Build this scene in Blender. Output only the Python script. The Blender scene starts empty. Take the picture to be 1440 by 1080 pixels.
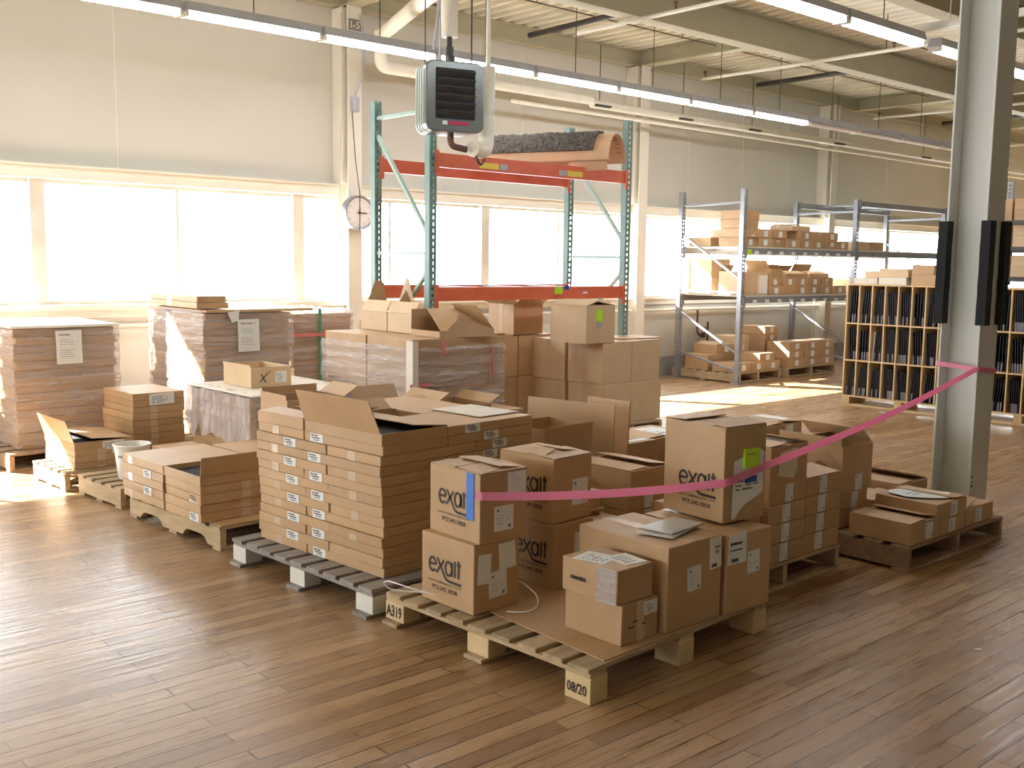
import bpy, math, random
from mathutils import Vector, Matrix
rnd = random.Random(7)
scene = bpy.context.scene
COL = scene.collection
PI = math.pi
R = math.radians
# ------------------------------------------------------------------ materials
def mat(name, build):
    m = bpy.data.materials.new(name); m.use_nodes = True
    nt = m.node_tree; nt.nodes.clear()
    out = nt.nodes.new('ShaderNodeOutputMaterial')
    build(nt, out); return m
def N(nt, typ, **kw):
    n = nt.nodes.new(typ)
    for k, v in kw.items():
        if k in n.inputs: n.inputs[k].default_value = v
        else: setattr(n, k, v)
    return n
def L(nt, a, b): nt.links.new(a, b)
def rgba(c): return (c[0], c[1], c[2], 1)
def plain(name, c1, c2=None, rough=.6, metal=0, scale=8, bump=0, spec=.5, vary=0, stretch=None, detail=3):
    c2 = c2 or c1
    def b(nt, out):
        p = N(nt, 'ShaderNodeBsdfPrincipled', Roughness=rough, Metallic=metal)
        p.inputs['Specular IOR Level'].default_value = spec
        tc = N(nt, 'ShaderNodeTexCoord'); mp = N(nt, 'ShaderNodeMapping')
        if stretch: mp.inputs['Scale'].default_value = stretch
        L(nt, tc.outputs['Object'], mp.inputs['Vector'])
        no = N(nt, 'ShaderNodeTexNoise', Scale=scale, Detail=detail)
        L(nt, mp.outputs[0], no.inputs['Vector'])
        mx = N(nt, 'ShaderNodeMix', data_type='RGBA')
        mx.inputs[6].default_value = rgba(c1); mx.inputs[7].default_value = rgba(c2)
        cr = N(nt, 'ShaderNodeMapRange'); cr.inputs[1].default_value = .3; cr.inputs[2].default_value = .7
        L(nt, no.outputs[0], cr.inputs[0]); L(nt, cr.outputs[0], mx.inputs[0])
        o = mx.outputs[2]
        if vary:
            oi = N(nt, 'ShaderNodeObjectInfo'); mr = N(nt, 'ShaderNodeMapRange')
            mr.inputs[3].default_value = 1 - vary; mr.inputs[4].default_value = 1 + vary
            L(nt, oi.outputs['Random'], mr.inputs[0])
            hs = N(nt, 'ShaderNodeHueSaturation')
            L(nt, mr.outputs[0], hs.inputs['Value']); L(nt, o, hs.inputs['Color']); o = hs.outputs[0]
        L(nt, o, p.inputs['Base Color'])
        if bump:
            bp = N(nt, 'ShaderNodeBump', Strength=bump, Distance=.01)
            L(nt, no.outputs[0], bp.inputs['Height']); L(nt, bp.outputs[0], p.inputs['Normal'])
        L(nt, p.outputs[0], out.inputs[0])
    return mat(name, b)
def emit(name, c, s):
    def b(nt, out):
        e = N(nt, 'ShaderNodeEmission', Color=rgba(c), Strength=s); L(nt, e.outputs[0], out.inputs[0])
    return mat(name, b)

CARD = plain('cardboard', (.48, .305, .155), (.54, .35, .185), rough=.52, scale=5, bump=.04, spec=.55, vary=.07)
CARDL = plain('cardboard_pale', (.62, .45, .27), (.68, .50, .31), rough=.52, scale=5, bump=.04, spec=.55, vary=.06)
CARDW = plain('cardboard_white_top', (.74, .68, .58), (.80, .74, .64), rough=.6, scale=5, bump=.04, vary=.05)
CARDI = plain('cardboard_inside', (.42, .27, .15), (.48, .31, .18), rough=.85, scale=6)
TAPE = plain('clear_tape', (.60, .45, .31), (.64, .50, .36), rough=.22, scale=10, spec=.6)
PAPER = plain('paper', (.78, .80, .78), (.84, .85, .83), rough=.6, scale=4)
CREAM = plain('cream_paper', (.70, .66, .42), (.75, .70, .47), rough=.6, scale=4)
INK = plain('ink', (.035, .022, .018), rough=.5)
INKP = plain('grey_print', (.22, .22, .23), rough=.6)
BLUE = plain('blue_tape', (.05, .19, .62), (.06, .22, .68), rough=.5)
LIME = plain('lime_note', (.50, .80, .03), (.54, .83, .05), rough=.6)
DBLUE = plain('blue_label', (.02, .08, .42), rough=.5)
def b_pink(nt, out):
    d = N(nt, 'ShaderNodeBsdfPrincipled', Roughness=.35); d.inputs['Base Color'].default_value = (1, .47, .66, 1)
    t = N(nt, 'ShaderNodeBsdfTranslucent'); t.inputs[0].default_value = (1, .47, .66, 1)
    ms = N(nt, 'ShaderNodeMixShader'); ms.inputs[0].default_value = .5
    L(nt, d.outputs[0], ms.inputs[1]); L(nt, t.outputs[0], ms.inputs[2]); L(nt, ms.outputs[0], out.inputs[0])
PINK = mat('pink_ribbon', b_pink)
WOOD = plain('pallet_wood', (.34, .245, .145), (.50, .38, .235), rough=.8, scale=3, bump=.25, vary=.18, stretch=(1.2, 9, 9))
WOODY = plain('pallet_wood_y', (.42, .30, .17), (.60, .45, .27), rough=.8, scale=3, bump=.25, vary=.15, stretch=(9, 1.2, 9))
WOODB = plain('pallet_block', (.60, .44, .22), (.74, .57, .33), rough=.8, scale=4, bump=.2, vary=.12)
WOODD = plain('pallet_wood_brown', (.30, .19, .12), (.42, .28, .17), rough=.8, scale=3, bump=.25, vary=.18, stretch=(1.2, 9, 9))
GREYW = plain('pallet_grey', (.24, .22, .20), (.36, .33, .30), rough=.85, scale=3, bump=.3, vary=.18, stretch=(1.2, 9, 9))
WHITEB = plain('pallet_white_block', (.66, .63, .58), (.80, .78, .72), rough=.8, scale=6, bump=.2)
WALL = plain('wall_paint', (.58, .56, .49), (.62, .60, .53), rough=.62, scale=.7, bump=.03)
TRIM = plain('trim_paint', (.72, .68, .58), (.76, .72, .62), rough=.5, scale=3)
MULL = plain('mullion_paint', (.55, .50, .42), (.66, .62, .54), rough=.6, scale=5, bump=.1)
GREYB = plain('baseboard_grey', (.30, .30, .28), (.34, .34, .32), rough=.6, scale=2)
BEAM = plain('beam_paint', (.46, .43, .29), (.50, .47, .33), rough=.55, scale=2)
DECK = plain('deck_paint', (.80, .77, .64), (.84, .81, .68), rough=.5, scale=1.5)
COLM = plain('column_paint', (.60, .60, .55), (.65, .65, .60), rough=.35, scale=1.3, bump=.03)
PIPE = plain('pipe_insulation', (.72, .67, .55), (.80, .75, .63), rough=.5, scale=5)
DARKM = plain('dark_metal', (.035, .033, .03), (.06, .055, .05), rough=.5, scale=9)
RUST = plain('rusty_iron', (.10, .05, .035), (.16, .08, .05), rough=.7, scale=20, bump=.2)
GALV = plain('galvanised_steel', (.30, .31, .34), (.38, .39, .42), rough=.38, metal=.6, scale=6)
GREEN = plain('green_upright', (.16, .27, .25), (.21, .33, .30), rough=.45, scale=4)
BRACEG = plain('green_brace', (.30, .42, .37), (.36, .48, .42), rough=.4, scale=4)
ORANGE = plain('orange_beam', (.68, .13, .06), (.76, .18, .09), rough=.42, scale=7)
HEAT = plain('heater_enamel', (.17, .19, .18), (.20, .22, .21), rough=.25, metal=.3, scale=2)
HEATS = plain('heater_rib', (.42, .47, .44), (.47, .52, .49), rough=.25, metal=.3, scale=2)
BLACK = plain('black_foam', (.012, .012, .014), (.02, .02, .022), rough=.9, scale=30, bump=.2)
BOARD = plain('black_sample_board', (.010, .010, .013), (.022, .02, .026), rough=.35, scale=12, vary=.3)
BOARDG = plain('board_corner_label', (.15, .14, .16), (.20, .19, .21), rough=.4, scale=12)
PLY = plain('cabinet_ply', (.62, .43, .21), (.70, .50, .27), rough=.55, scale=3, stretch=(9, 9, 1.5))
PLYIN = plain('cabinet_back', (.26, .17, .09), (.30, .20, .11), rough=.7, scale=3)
BUCKET = plain('bucket_plastic', (.74, .72, .66), (.78, .76, .70), rough=.35, scale=2)
STRAP = plain('white_strap', (.80, .80, .78), rough=.3)
CLOCKF = plain('clock_face', (.80, .78, .74), rough=.4)
MGREY = plain('fixture_grey', (.40, .40, .44), (.45, .45, .49), rough=.4)
YEL = plain('yellow_sticker', (.80, .62, .10), rough=.5)
LINER = plain('brown_liner', (.55, .33, .19), (.62, .40, .24), rough=.7, scale=4)
MOSS = plain('dark_shavings', (.045, .04, .036), (.17, .145, .12), rough=1, scale=45, bump=1.0, detail=8)
REDB = plain('red_badge', (.55, .03, .10), rough=.3)
GREENS = plain('green_strap', (.10, .30, .20), rough=.4)
REDT = plain('red_tape_print', (.75, .22, .22), rough=.3)
LAMP = emit('fluorescent_lamp', (.92, .94, 1.0), 20)
LAMPOFF = plain('unlit_tube', (.80, .72, .66), rough=.2)

def b_floor(nt, out):
    p = N(nt, 'ShaderNodeBsdfPrincipled')
    tc = N(nt, 'ShaderNodeTexCoord')
    br = N(nt, 'ShaderNodeTexBrick', Scale=1.0)
    br.offset = .37; br.offset_frequency = 2
    br.inputs['Mortar Size'].default_value = .0034; br.inputs['Mortar Smooth'].default_value = .3
    br.inputs['Brick Width'].default_value = .95; br.inputs['Row Height'].default_value = .083
    br.inputs['Color1'].default_value = (.0, .0, .0, 1); br.inputs['Color2'].default_value = (1, 1, 1, 1)
    br.inputs['Mortar'].default_value = (.5, .5, .5, 1); br.inputs['Bias'].default_value = 0
    L(nt, tc.outputs['Object'], br.inputs['Vector'])
    ramp = N(nt, 'ShaderNodeValToRGB')
    e = ramp.color_ramp.elements
    e[0].position = 0; e[0].color = (.30, .165, .072, 1); e[1].position = 1; e[1].color = (.50, .32, .165, 1)
    x = e.new(.5); x.color = (.40, .24, .112, 1)
    L(nt, br.outputs['Color'], ramp.inputs[0])
    # long grain
    mp = N(nt, 'ShaderNodeMapping'); mp.inputs['Scale'].default_value = (1.3, 22, 1)
    L(nt, tc.outputs['Object'], mp.inputs[0])
    g = N(nt, 'ShaderNodeTexNoise', Scale=2.2, Detail=6); L(nt, mp.outputs[0], g.inputs['Vector'])
    m1 = N(nt, 'ShaderNodeMix', data_type='RGBA', blend_type='MULTIPLY'); m1.inputs[0].default_value = .4
    gr = N(nt, 'ShaderNodeValToRGB'); gr.color_ramp.elements[0].position = .3; gr.color_ramp.elements[0].color = (.62, .58, .54, 1)
    gr.color_ramp.elements[1].position = .62; gr.color_ramp.elements[1].color = (1, 1, 1, 1)
    L(nt, g.outputs[0], gr.inputs[0]); L(nt, ramp.outputs[0], m1.inputs[6]); L(nt, gr.outputs[0], m1.inputs[7])
    # worn pale patches
    w = N(nt, 'ShaderNodeTexNoise', Scale=.55, Detail=7, Roughness=.62); L(nt, tc.outputs['Object'], w.inputs['Vector'])
    wr = N(nt, 'ShaderNodeValToRGB'); wr.color_ramp.elements[0].position = .47; wr.color_ramp.elements[1].position = .66
    L(nt, w.outputs[0], wr.inputs[0])
    wm = N(nt, 'ShaderNodeMath', operation='MULTIPLY'); wm.inputs[1].default_value = .38; L(nt, wr.outputs[0], wm.inputs[0])
    m2 = N(nt, 'ShaderNodeMix', data_type='RGBA'); m2.inputs[7].default_value = (.42, .33, .25, 1)
    L(nt, wm.outputs[0], m2.inputs[0]); L(nt, m1.outputs[2], m2.inputs[6])
    # dark cracks between boards, broken up
    cn = N(nt, 'ShaderNodeTexNoise', Scale=1.7, Detail=4); L(nt, tc.outputs['Object'], cn.inputs['Vector'])
    cr = N(nt, 'ShaderNodeMapRange'); cr.inputs[1].default_value = .40; cr.inputs[2].default_value = .62; cr.inputs[3].default_value = .3; cr.inputs[4].default_value = 1.0
    L(nt, cn.outputs[0], cr.inputs[0])
    cm = N(nt, 'ShaderNodeMath', operation='MULTIPLY'); L(nt, br.outputs['Fac'], cm.inputs[0]); L(nt, cr.outputs[0], cm.inputs[1])
    m3 = N(nt, 'ShaderNodeMix', data_type='RGBA'); m3.inputs[7].default_value = (.028, .016, .010, 1)
    L(nt, cm.outputs[0], m3.inputs[0]); L(nt, m2.outputs[2], m3.inputs[6])
    # old score marks running across the boards
    mp2 = N(nt, 'ShaderNodeMapping'); mp2.inputs['Scale'].default_value = (30, 2.2, 1); mp2.inputs['Rotation'].default_value = (0, 0, .12)
    L(nt, tc.outputs['Object'], mp2.inputs[0])
    sc2 = N(nt, 'ShaderNodeTexNoise', Scale=1.0, Detail=3); L(nt, mp2.outputs[0], sc2.inputs['Vector'])
    s2r = N(nt, 'ShaderNodeValToRGB'); s2r.color_ramp.elements[0].position = .70; s2r.color_ramp.elements[1].position = .76
    L(nt, sc2.outputs[0], s2r.inputs[0])
    s2m = N(nt, 'ShaderNodeMath', operation='MULTIPLY'); s2m.inputs[1].default_value = .6; L(nt, s2r.outputs[0], s2m.inputs[0])
    m35 = N(nt, 'ShaderNodeMix', data_type='RGBA'); m35.inputs[7].default_value = (.10, .07, .05, 1)
    L(nt, s2m.outputs[0], m35.inputs[0]); L(nt, m3.outputs[2], m35.inputs[6])
    # specks
    sp = N(nt, 'ShaderNodeTexNoise', Scale=16, Detail=2); L(nt, tc.outputs['Object'], sp.inputs['Vector'])
    sr = N(nt, 'ShaderNodeValToRGB'); sr.color_ramp.elements[0].position = .76; sr.color_ramp.elements[1].position = .79
    L(nt, sp.outputs[0], sr.inputs[0])
    m4 = N(nt, 'ShaderNodeMix', data_type='RGBA'); m4.inputs[7].default_value = (.06, .04, .03, 1)
    L(nt, sr.outputs[0], m4.inputs[0]); L(nt, m35.outputs[2], m4.inputs[6])
    L(nt, m4.outputs[2], p.inputs['Base Color'])
    rr = N(nt, 'ShaderNodeMapRange'); rr.inputs[1].default_value = .35; rr.inputs[2].default_value = .7; rr.inputs[3].default_value = .24; rr.inputs[4].default_value = .42
    L(nt, g.outputs[0], rr.inputs[0]); L(nt, rr.outputs[0], p.inputs['Roughness'])
    p.inputs['Specular IOR Level'].default_value = .58
    # board-to-board height and cracks
    hb = N(nt, 'ShaderNodeMath', operation='MULTIPLY_ADD'); hb.inputs[1].default_value = -1.0
    L(nt, br.outputs['Fac'], hb.inputs[0])
    g2 = N(nt, 'ShaderNodeMath', operation='MULTIPLY'); g2.inputs[1].default_value = .35; L(nt, g.outputs[0], g2.inputs[0])
    L(nt, g2.outputs[0], hb.inputs[2])
    bp = N(nt, 'ShaderNodeBump', Strength=.5, Distance=.004); L(nt, hb.outputs[0], bp.inputs['Height'])
    L(nt, bp.outputs[0], p.inputs['Normal'])
    L(nt, p.outputs[0], out.inputs[0])
FLOOR = mat('wood_floor', b_floor)

def b_film(nt, out):
    tc = N(nt, 'ShaderNodeTexCoord'); mp = N(nt, 'ShaderNodeMapping'); mp.inputs['Scale'].default_value = (1.2, 1.2, 13)
    mp.inputs['Rotation'].default_value = (.12, .1, 0)
    L(nt, tc.outputs['Object'], mp.inputs[0])
    no = N(nt, 'ShaderNodeTexNoise', Scale=3.2, Detail=5); L(nt, mp.outputs[0], no.inputs['Vector'])
    mr = N(nt, 'ShaderNodeMapRange'); mr.inputs[1].default_value = .35; mr.inputs[2].default_value = .75; mr.inputs[3].default_value = .20; mr.inputs[4].default_value = .50
    L(nt, no.outputs[0], mr.inputs[0])
    bp = N(nt, 'ShaderNodeBump', Strength=.7, Distance=.02); L(nt, no.outputs[0], bp.inputs['Height'])
    tr = N(nt, 'ShaderNodeBsdfTransparent'); tr.inputs[0].default_value = (.96, .96, .97, 1)
    p = N(nt, 'ShaderNodeBsdfPrincipled', Roughness=.16); p.inputs['Base Color'].default_value = (.68, .64, .66, 1)
    p.inputs['Specular IOR Level'].default_value = .9
    L(nt, bp.outputs[0], p.inputs['Normal'])
    ms = N(nt, 'ShaderNodeMixShader'); L(nt, mr.outputs[0], ms.inputs[0]); L(nt, tr.outputs[0], ms.inputs[1]); L(nt, p.outputs[0], ms.inputs[2])
    L(nt, ms.outputs[0], out.inputs[0])
FILM = mat('stretch_film', b_film)
def b_milk(nt, out):
    b_film(nt, out)
    for n_ in nt.nodes:
        if n_.type == 'MAP_RANGE': n_.inputs[3].default_value = .30; n_.inputs[4].default_value = .85
        if n_.type == 'MAPPING': n_.inputs['Scale'].default_value = (4, 4, 1.2)
MILK = mat('milky_film', b_milk)
def b_glass(nt, out):
    tr = N(nt, 'ShaderNodeBsdfTransparent'); tr.inputs[0].default_value = (.97, .97, .97, 1)
    gl = N(nt, 'ShaderNodeBsdfGlossy', Roughness=.05)
    ms = N(nt, 'ShaderNodeMixShader'); ms.inputs[0].default_value = .05
    L(nt, tr.outputs[0], ms.inputs[1]); L(nt, gl.outputs[0], ms.inputs[2]); L(nt, ms.outputs[0], out.inputs[0])
GLASS = mat('window_glass', b_glass)

# ------------------------------------------------------------------ mesh builder
class MB:
    def __init__(s): s.v = []; s.f = []; s.m = []
    def add(s, vs, fs, mi=0, T=None):
        o = len(s.v)
        s.v += [(T @ Vector(p)) if T else Vector(p) for p in vs]
        s.f += [[i + o for i in f] for f in fs]; s.m += [mi] * len(fs); return s
    def box(s, x0, x1, y0, y1, z0, z1, mi=0, T=None, jit=0):
        vs = [(x, y, z) for z in (z0, z1) for y in (y0, y1) for x in (x0, x1)]
        if jit: vs = [(x + rnd.uniform(-jit, jit), y + rnd.uniform(-jit, jit), z) for x, y, z in vs]
        return s.add(vs, [(0, 2, 3, 1), (4, 5, 7, 6), (0, 1, 5, 4), (2, 6, 7, 3), (0, 4, 6, 2), (1, 3, 7, 5)], mi, T)
    def bar(s, a, b, w, h, mi=0):
        a = Vector(a); b = Vector(b); d = b - a; q = d.to_track_quat('X', 'Z').to_matrix().to_4x4()
        return s.box(0, d.length, -w / 2, w / 2, -h / 2, h / 2, mi, Matrix.Translation(a) @ q)
    def tube(s, pts, r, n=10, mi=0, caps=True):
        pts = [Vector(p) for p in pts]; rs = r if isinstance(r, (list, tuple)) else [r] * len(pts)
        vs = []; fs = []; up = None
        for i, p in enumerate(pts):
            d = (pts[min(i + 1, len(pts) - 1)] - pts[max(i - 1, 0)]).normalized()
            if up is None:
                up = Vector((0, 0, 1)) if abs(d.z) < .9 else Vector((1, 0, 0))
            a = d.cross(up).normalized(); b = a.cross(d).normalized(); up = b
            for k in range(n):
                t = 2 * PI * k / n; vs.append(p + (a * math.cos(t) + b * math.sin(t)) * rs[i])
        for i in range(len(pts) - 1):
            for k in range(n):
                j = (k + 1) % n; fs.append((i * n + k, i * n + j, (i + 1) * n + j, (i + 1) * n + k))
        if caps: fs.append(tuple(range(n))[::-1]); fs.append(tuple((len(pts) - 1) * n + k for k in range(n)))
        return s.add(vs, fs, mi)
    def prism(s, poly, t0, t1, axis='x', mi=0, T=None):
        # poly of 2d points; axis = extrusion direction
        def P(a, b, t): return {'x': (t, a, b), 'y': (a, t, b), 'z': (a, b, t)}[axis]
        n = len(poly); vs = [P(a, b, t0) for a, b in poly] + [P(a, b, t1) for a, b in poly]
        fs = [tuple(range(n))[::-1], tuple(range(n, 2 * n))] + [(i, (i + 1) % n, n + (i + 1) % n, n + i) for i in range(n)]
        return s.add(vs, fs, mi, T)
    def build(s, name, mats, parent=None, loc=None, rot=None, bevel=0, smooth=False):
        me = bpy.data.meshes.new(name); me.from_pydata([tuple(p) for p in s.v], [], s.f)
        mats = mats if isinstance(mats, (list, tuple)) else [mats]
        for m in mats: me.materials.append(m)
        me.polygons.foreach_set('material_index', s.m)
        if smooth:
            me.polygons.foreach_set('use_smooth', [True] * len(me.polygons))
            try: me.set_sharp_from_angle(angle=R(40))
            except Exception: pass
        me.update()
        o = bpy.data.objects.new(name, me); COL.objects.link(o)
        if parent: o.parent = parent
        if loc: o.location = loc
        if rot is not None: o.rotation_euler = (0, 0, rot) if not isinstance(rot, (tuple, list)) else rot
        if bevel:
            b = o.modifiers.new('bevel', 'BEVEL'); b.width = bevel; b.segments = 2; b.limit_method = 'ANGLE'
        return o
LABELS = {}
def tag(o, label, cat, group=None):
    o['label'] = label; o['category'] = cat
    if group: o['group'] = group
    return o
def empty(name, loc, rz=0):
    o = bpy.data.objects.new(name, None); COL.objects.link(o); o.location = loc; o.rotation_euler = (0, 0, rz)
    o.empty_display_size = .1; return o
def struct(o): o['kind'] = 'structure'; return o
def copy_tree(o, parent=None):
    c = o.copy(); COL.objects.link(c); c.parent = parent
    for ch in o.children: copy_tree(ch, c)
    return c
# text meshes
_T = {}
def text2d(s, bold=0):
    if (s, bold) in _T: return _T[(s, bold)]
    cu = bpy.data.curves.new('t', 'FONT'); cu.body = s; cu.size = 1; cu.offset = bold; cu.resolution_u = 2
    ob = bpy.data.objects.new('t', cu); COL.objects.link(ob)
    bpy.context.view_layer.update()
    me = bpy.data.meshes.new_from_object(ob.evaluated_get(bpy.context.evaluated_depsgraph_get()))
    vs = [(v.co.x, v.co.y) for v in me.vertices]; fs = [tuple(p.vertices) for p in me.polygons]
    bpy.data.objects.remove(ob); bpy.data.meshes.remove(me); bpy.data.curves.remove(cu)
    x0 = min(v[0] for v in vs); x1 = max(v[0] for v in vs); y0 = min(v[1] for v in vs); y1 = max(v[1] for v in vs)
    _T[(s, bold)] = (vs, fs, x0, x1, y0, y1); return _T[(s, bold)]
class Face:
    """2-d drawing surface: u to the right, v up, mapped to 3-d by a matrix"""
    def __init__(s, T): s.T = T
    def P(s, u, v, d=0): return s.T @ Vector((u, v, d))
    def rect(s, mb, u0, v0, w, h, d=.0006, mi=0, rot=0, th=0):
        c, sn = math.cos(rot), math.sin(rot)
        q = [(0, 0), (w, 0), (w, h), (0, h)]
        q = [(u0 + a * c - b * sn, v0 + a * sn + b * c) for a, b in q]
        if th:
            vs = [s.P(a, b, 0.0001) for a, b in q] + [s.P(a, b, d) for a, b in q]
            mb.add(vs, [(3, 2, 1, 0), (4, 5, 6, 7), (0, 1, 5, 4), (1, 2, 6, 5), (2, 3, 7, 6), (3, 0, 4, 7)], mi)
        else: mb.add([s.P(a, b, d) for a, b in q], [(0, 1, 2, 3)], mi)
    def poly(s, mb, pts, d=.0006, mi=0): mb.add([s.P(a, b, d) for a, b in pts], [tuple(range(len(pts)))], mi)
    def text(s, mb, t, u0, v0, w=None, h=None, d=.0012, mi=1, bold=0, rot=0):
        vs, fs, x0, x1, y0, y1 = text2d(t, bold)
        sx = (w / (x1 - x0)) if w else None; sy = (h / (y1 - y0)) if h else None
        sx = sx or sy; sy = sy or sx
        c, sn = math.cos(rot), math.sin(rot)
        o = []
        for x, y in vs:
            a, b = (x - x0) * sx, (y - y0) * sy
            o.append(s.P(u0 + a * c - b * sn, v0 + a * sn + b * c, d))
        mb.add(o, fs, mi)
    def lines(s, mb, u0, v0, w, h, n, seed=1, d=.0012, mi=1, rot=0, dens=.8, thick=.5):
        rr = random.Random(seed); c, sn = math.cos(rot), math.sin(rot)
        for i in range(n):
            vv = v0 + h - (i + .75) * h / n; x = 0; end = w * rr.uniform(.6, 1)
            while x < end:
                ww = w * rr.uniform(.04, .12)
                if rr.random() < dens:
                    hh = h / n * thick * rr.uniform(.7, 1); q = [(x, 0), (min(x + ww, end), 0), (min(x + ww, end), hh), (x, hh)]
                    s.poly(mb, [(u0 + a * c - (vv - v0 + b) * sn, v0 + a * sn + (vv - v0 + b) * c) for a, b in q], d, mi)
                x += ww + w * .02
    def stroke(s, mb, pts, w, d=.0008, mi=0):
        n = len(pts); lft = []; rgt = []
        for i, (x, y) in enumerate(pts):
            a = pts[max(i - 1, 0)]; b = pts[min(i + 1, n - 1)]
            dx, dy = b[0] - a[0], b[1] - a[1]; l = math.hypot(dx, dy) or 1; nx, ny = -dy / l * w / 2, dx / l * w / 2
            lft.append((x + nx, y + ny)); rgt.append((x - nx, y - ny))
        for i in range(n - 1): s.poly(mb, [rgt[i], rgt[i + 1], lft[i + 1], lft[i]], d, mi)
def faces(LX, LY, H):
    """drawing faces of a box whose base centre is the origin; u,v start at the lower left corner as seen from outside"""
    W = Matrix(((0, 0, -1, -LX / 2), (-1, 0, 0, LY / 2), (0, 1, 0, 0), (0, 0, 0, 1)))
    S = Matrix(((1, 0, 0, -LX / 2), (0, 0, -1, -LY / 2), (0, 1, 0, 0), (0, 0, 0, 1)))
    Tp = Matrix(((1, 0, 0, -LX / 2), (0, 1, 0, -LY / 2), (0, 0, 1, H), (0, 0, 0, 1)))
    return {'W': Face(W), 'S': Face(S), 'T': Face(Tp)}

# ------------------------------------------------------------------ cartons
def flap_mb(LX, LY, H, side, frac, ln, ang, skew=0, t=.004):
    """flap hinged on a top edge; ang 0 = lying closed, 90 upright, 180 hanging out flat"""
    a = R(ang); mb = MB()
    if side in 'WE':
        wid = LY * frac; sg = 1 if side == 'W' else -1
        T = Matrix.Translation((-sg * LX / 2, 0, H)) @ Matrix.Rotation(-sg * a, 4, 'Y')
        vs = [(0, -wid / 2, 0), (sg * ln, -wid / 2 + skew, 0), (sg * ln, wid / 2 - skew, 0), (0, wid / 2, 0)]
    else:
        wid = LX * frac; sg = 1 if side == 'S' else -1
        T = Matrix.Translation((0, -sg * LY / 2, H)) @ Matrix.Rotation(sg * a, 4, 'X')
        vs = [(-wid / 2, 0, 0), (-wid / 2 + skew, sg * ln, 0), (wid / 2 - skew, sg * ln, 0), (wid / 2, 0, 0)]
    vs = vs + [(x, y, t) for x, y, z in vs]
    mb.add(vs, [(0, 1, 2, 3), (7, 6, 5, 4), (0, 4, 5, 1), (1, 5, 6, 2), (2, 6, 7, 3), (3, 7, 4, 0)], 0, T)
    return mb
def carton(label, pos, dim, yaw=0, group=None, flaps=(), opened=False, name='cardboard_box', cat='box', m=None, jit=.002, corner=True, tape=None, inner=None, nojit=False):
    """pos = near-left base corner (world) when corner=True; dim = (X, Y, Z)"""
    LX, LY, H = dim; yw = R(yaw) if not isinstance(yaw, str) else 0
    c, s = math.cos(yw), math.sin(yw)
    x, y, z = pos
    if corner: x, y = x + c * LX / 2 - s * LY / 2, y + s * LX / 2 + c * LY / 2
    m = m or CARD
    mb = MB(); hx, hy = LX / 2, LY / 2
    if opened:
        t = .005
        mb.box(-hx, hx, -hy, hy, 0, t); mb.box(-hx, -hx + t, -hy, hy, t, H); mb.box(hx - t, hx, -hy, hy, t, H)
        mb.box(-hx + t, hx - t, -hy, -hy + t, t, H); mb.box(-hx + t, hx - t, hy - t, hy, t, H)
        o = mb.build(name, m, None, (x, y, z), yw)
    else:
        mb.box(-hx, hx, -hy, hy, 0, H, jit=0 if nojit else jit)
        o = mb.build(name, m, None, (x, y, z), yw, bevel=.004)
    tag(o, label, cat, group)
    for fl in flaps:
        flap_mb(LX, LY, H + .0005, *fl).build('flap', m, o)
    if tape:
        for fc, u, wd in tape:     # strip over the seam
            F = faces(LX, LY, H)[fc]; tb = MB(); hgt = H if fc in 'WS' else LY
            tot = {'W': LY, 'S': LX, 'T': LX}[fc]
            F.rect(tb, u * tot - wd / 2, 0 if fc != 'T' else 0, wd, hgt, .0015, th=1); tb.build('packing_tape', TAPE, o)
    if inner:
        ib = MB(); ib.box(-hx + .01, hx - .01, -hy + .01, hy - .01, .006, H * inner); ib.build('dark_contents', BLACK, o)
    return o
def decal(o, dim, fc, u, v, w, h, name='shipping_label', m=None, seed=1, n=4, rot=0, title=None, marks='lines', d=.0016, ink=None):
    F = faces(*dim)[fc]; mb = MB(); F.rect(mb, u, v, w, h, d, rot=rot, th=1)
    if marks == 'lines': F.lines(mb, u + w * .1, v + h * .12, w * .8, h * .7, n, seed, d=d + .0006, rot=rot)
    if marks == 'tag':
        F.rect(mb, u + w * .12, v + h * .78, w * .13, h * .1, d + .0006, 1, rot)
        F.lines(mb, u + w * .12, v + h * .25, w * .7, h * .45, 4, seed, d=d + .0006, rot=rot, dens=.6, thick=.22)
        F.rect(mb, u + w * .72, v + h * .1, w * .14, h * .13, d + .0006, 1, rot)
    if marks == 'bold':
        F.lines(mb, u + w * .1, v + h * .62, w * .8, h * .3, 1, seed, d=d + .0006, rot=rot, dens=.95, thick=.85)
        F.lines(mb, u + w * .1, v + h * .34, w * .8, h * .26, 1, seed + 1, d=d + .0006, rot=rot, dens=.9, thick=.75)
        F.lines(mb, u + w * .2, v + h * .1, w * .6, h * .2, 1, seed + 2, d=d + .0006, rot=rot, dens=.85, thick=.7)
    return mb.build(name, [m or PAPER, ink or (INK if marks == 'bold' else INKP)], o)
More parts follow.
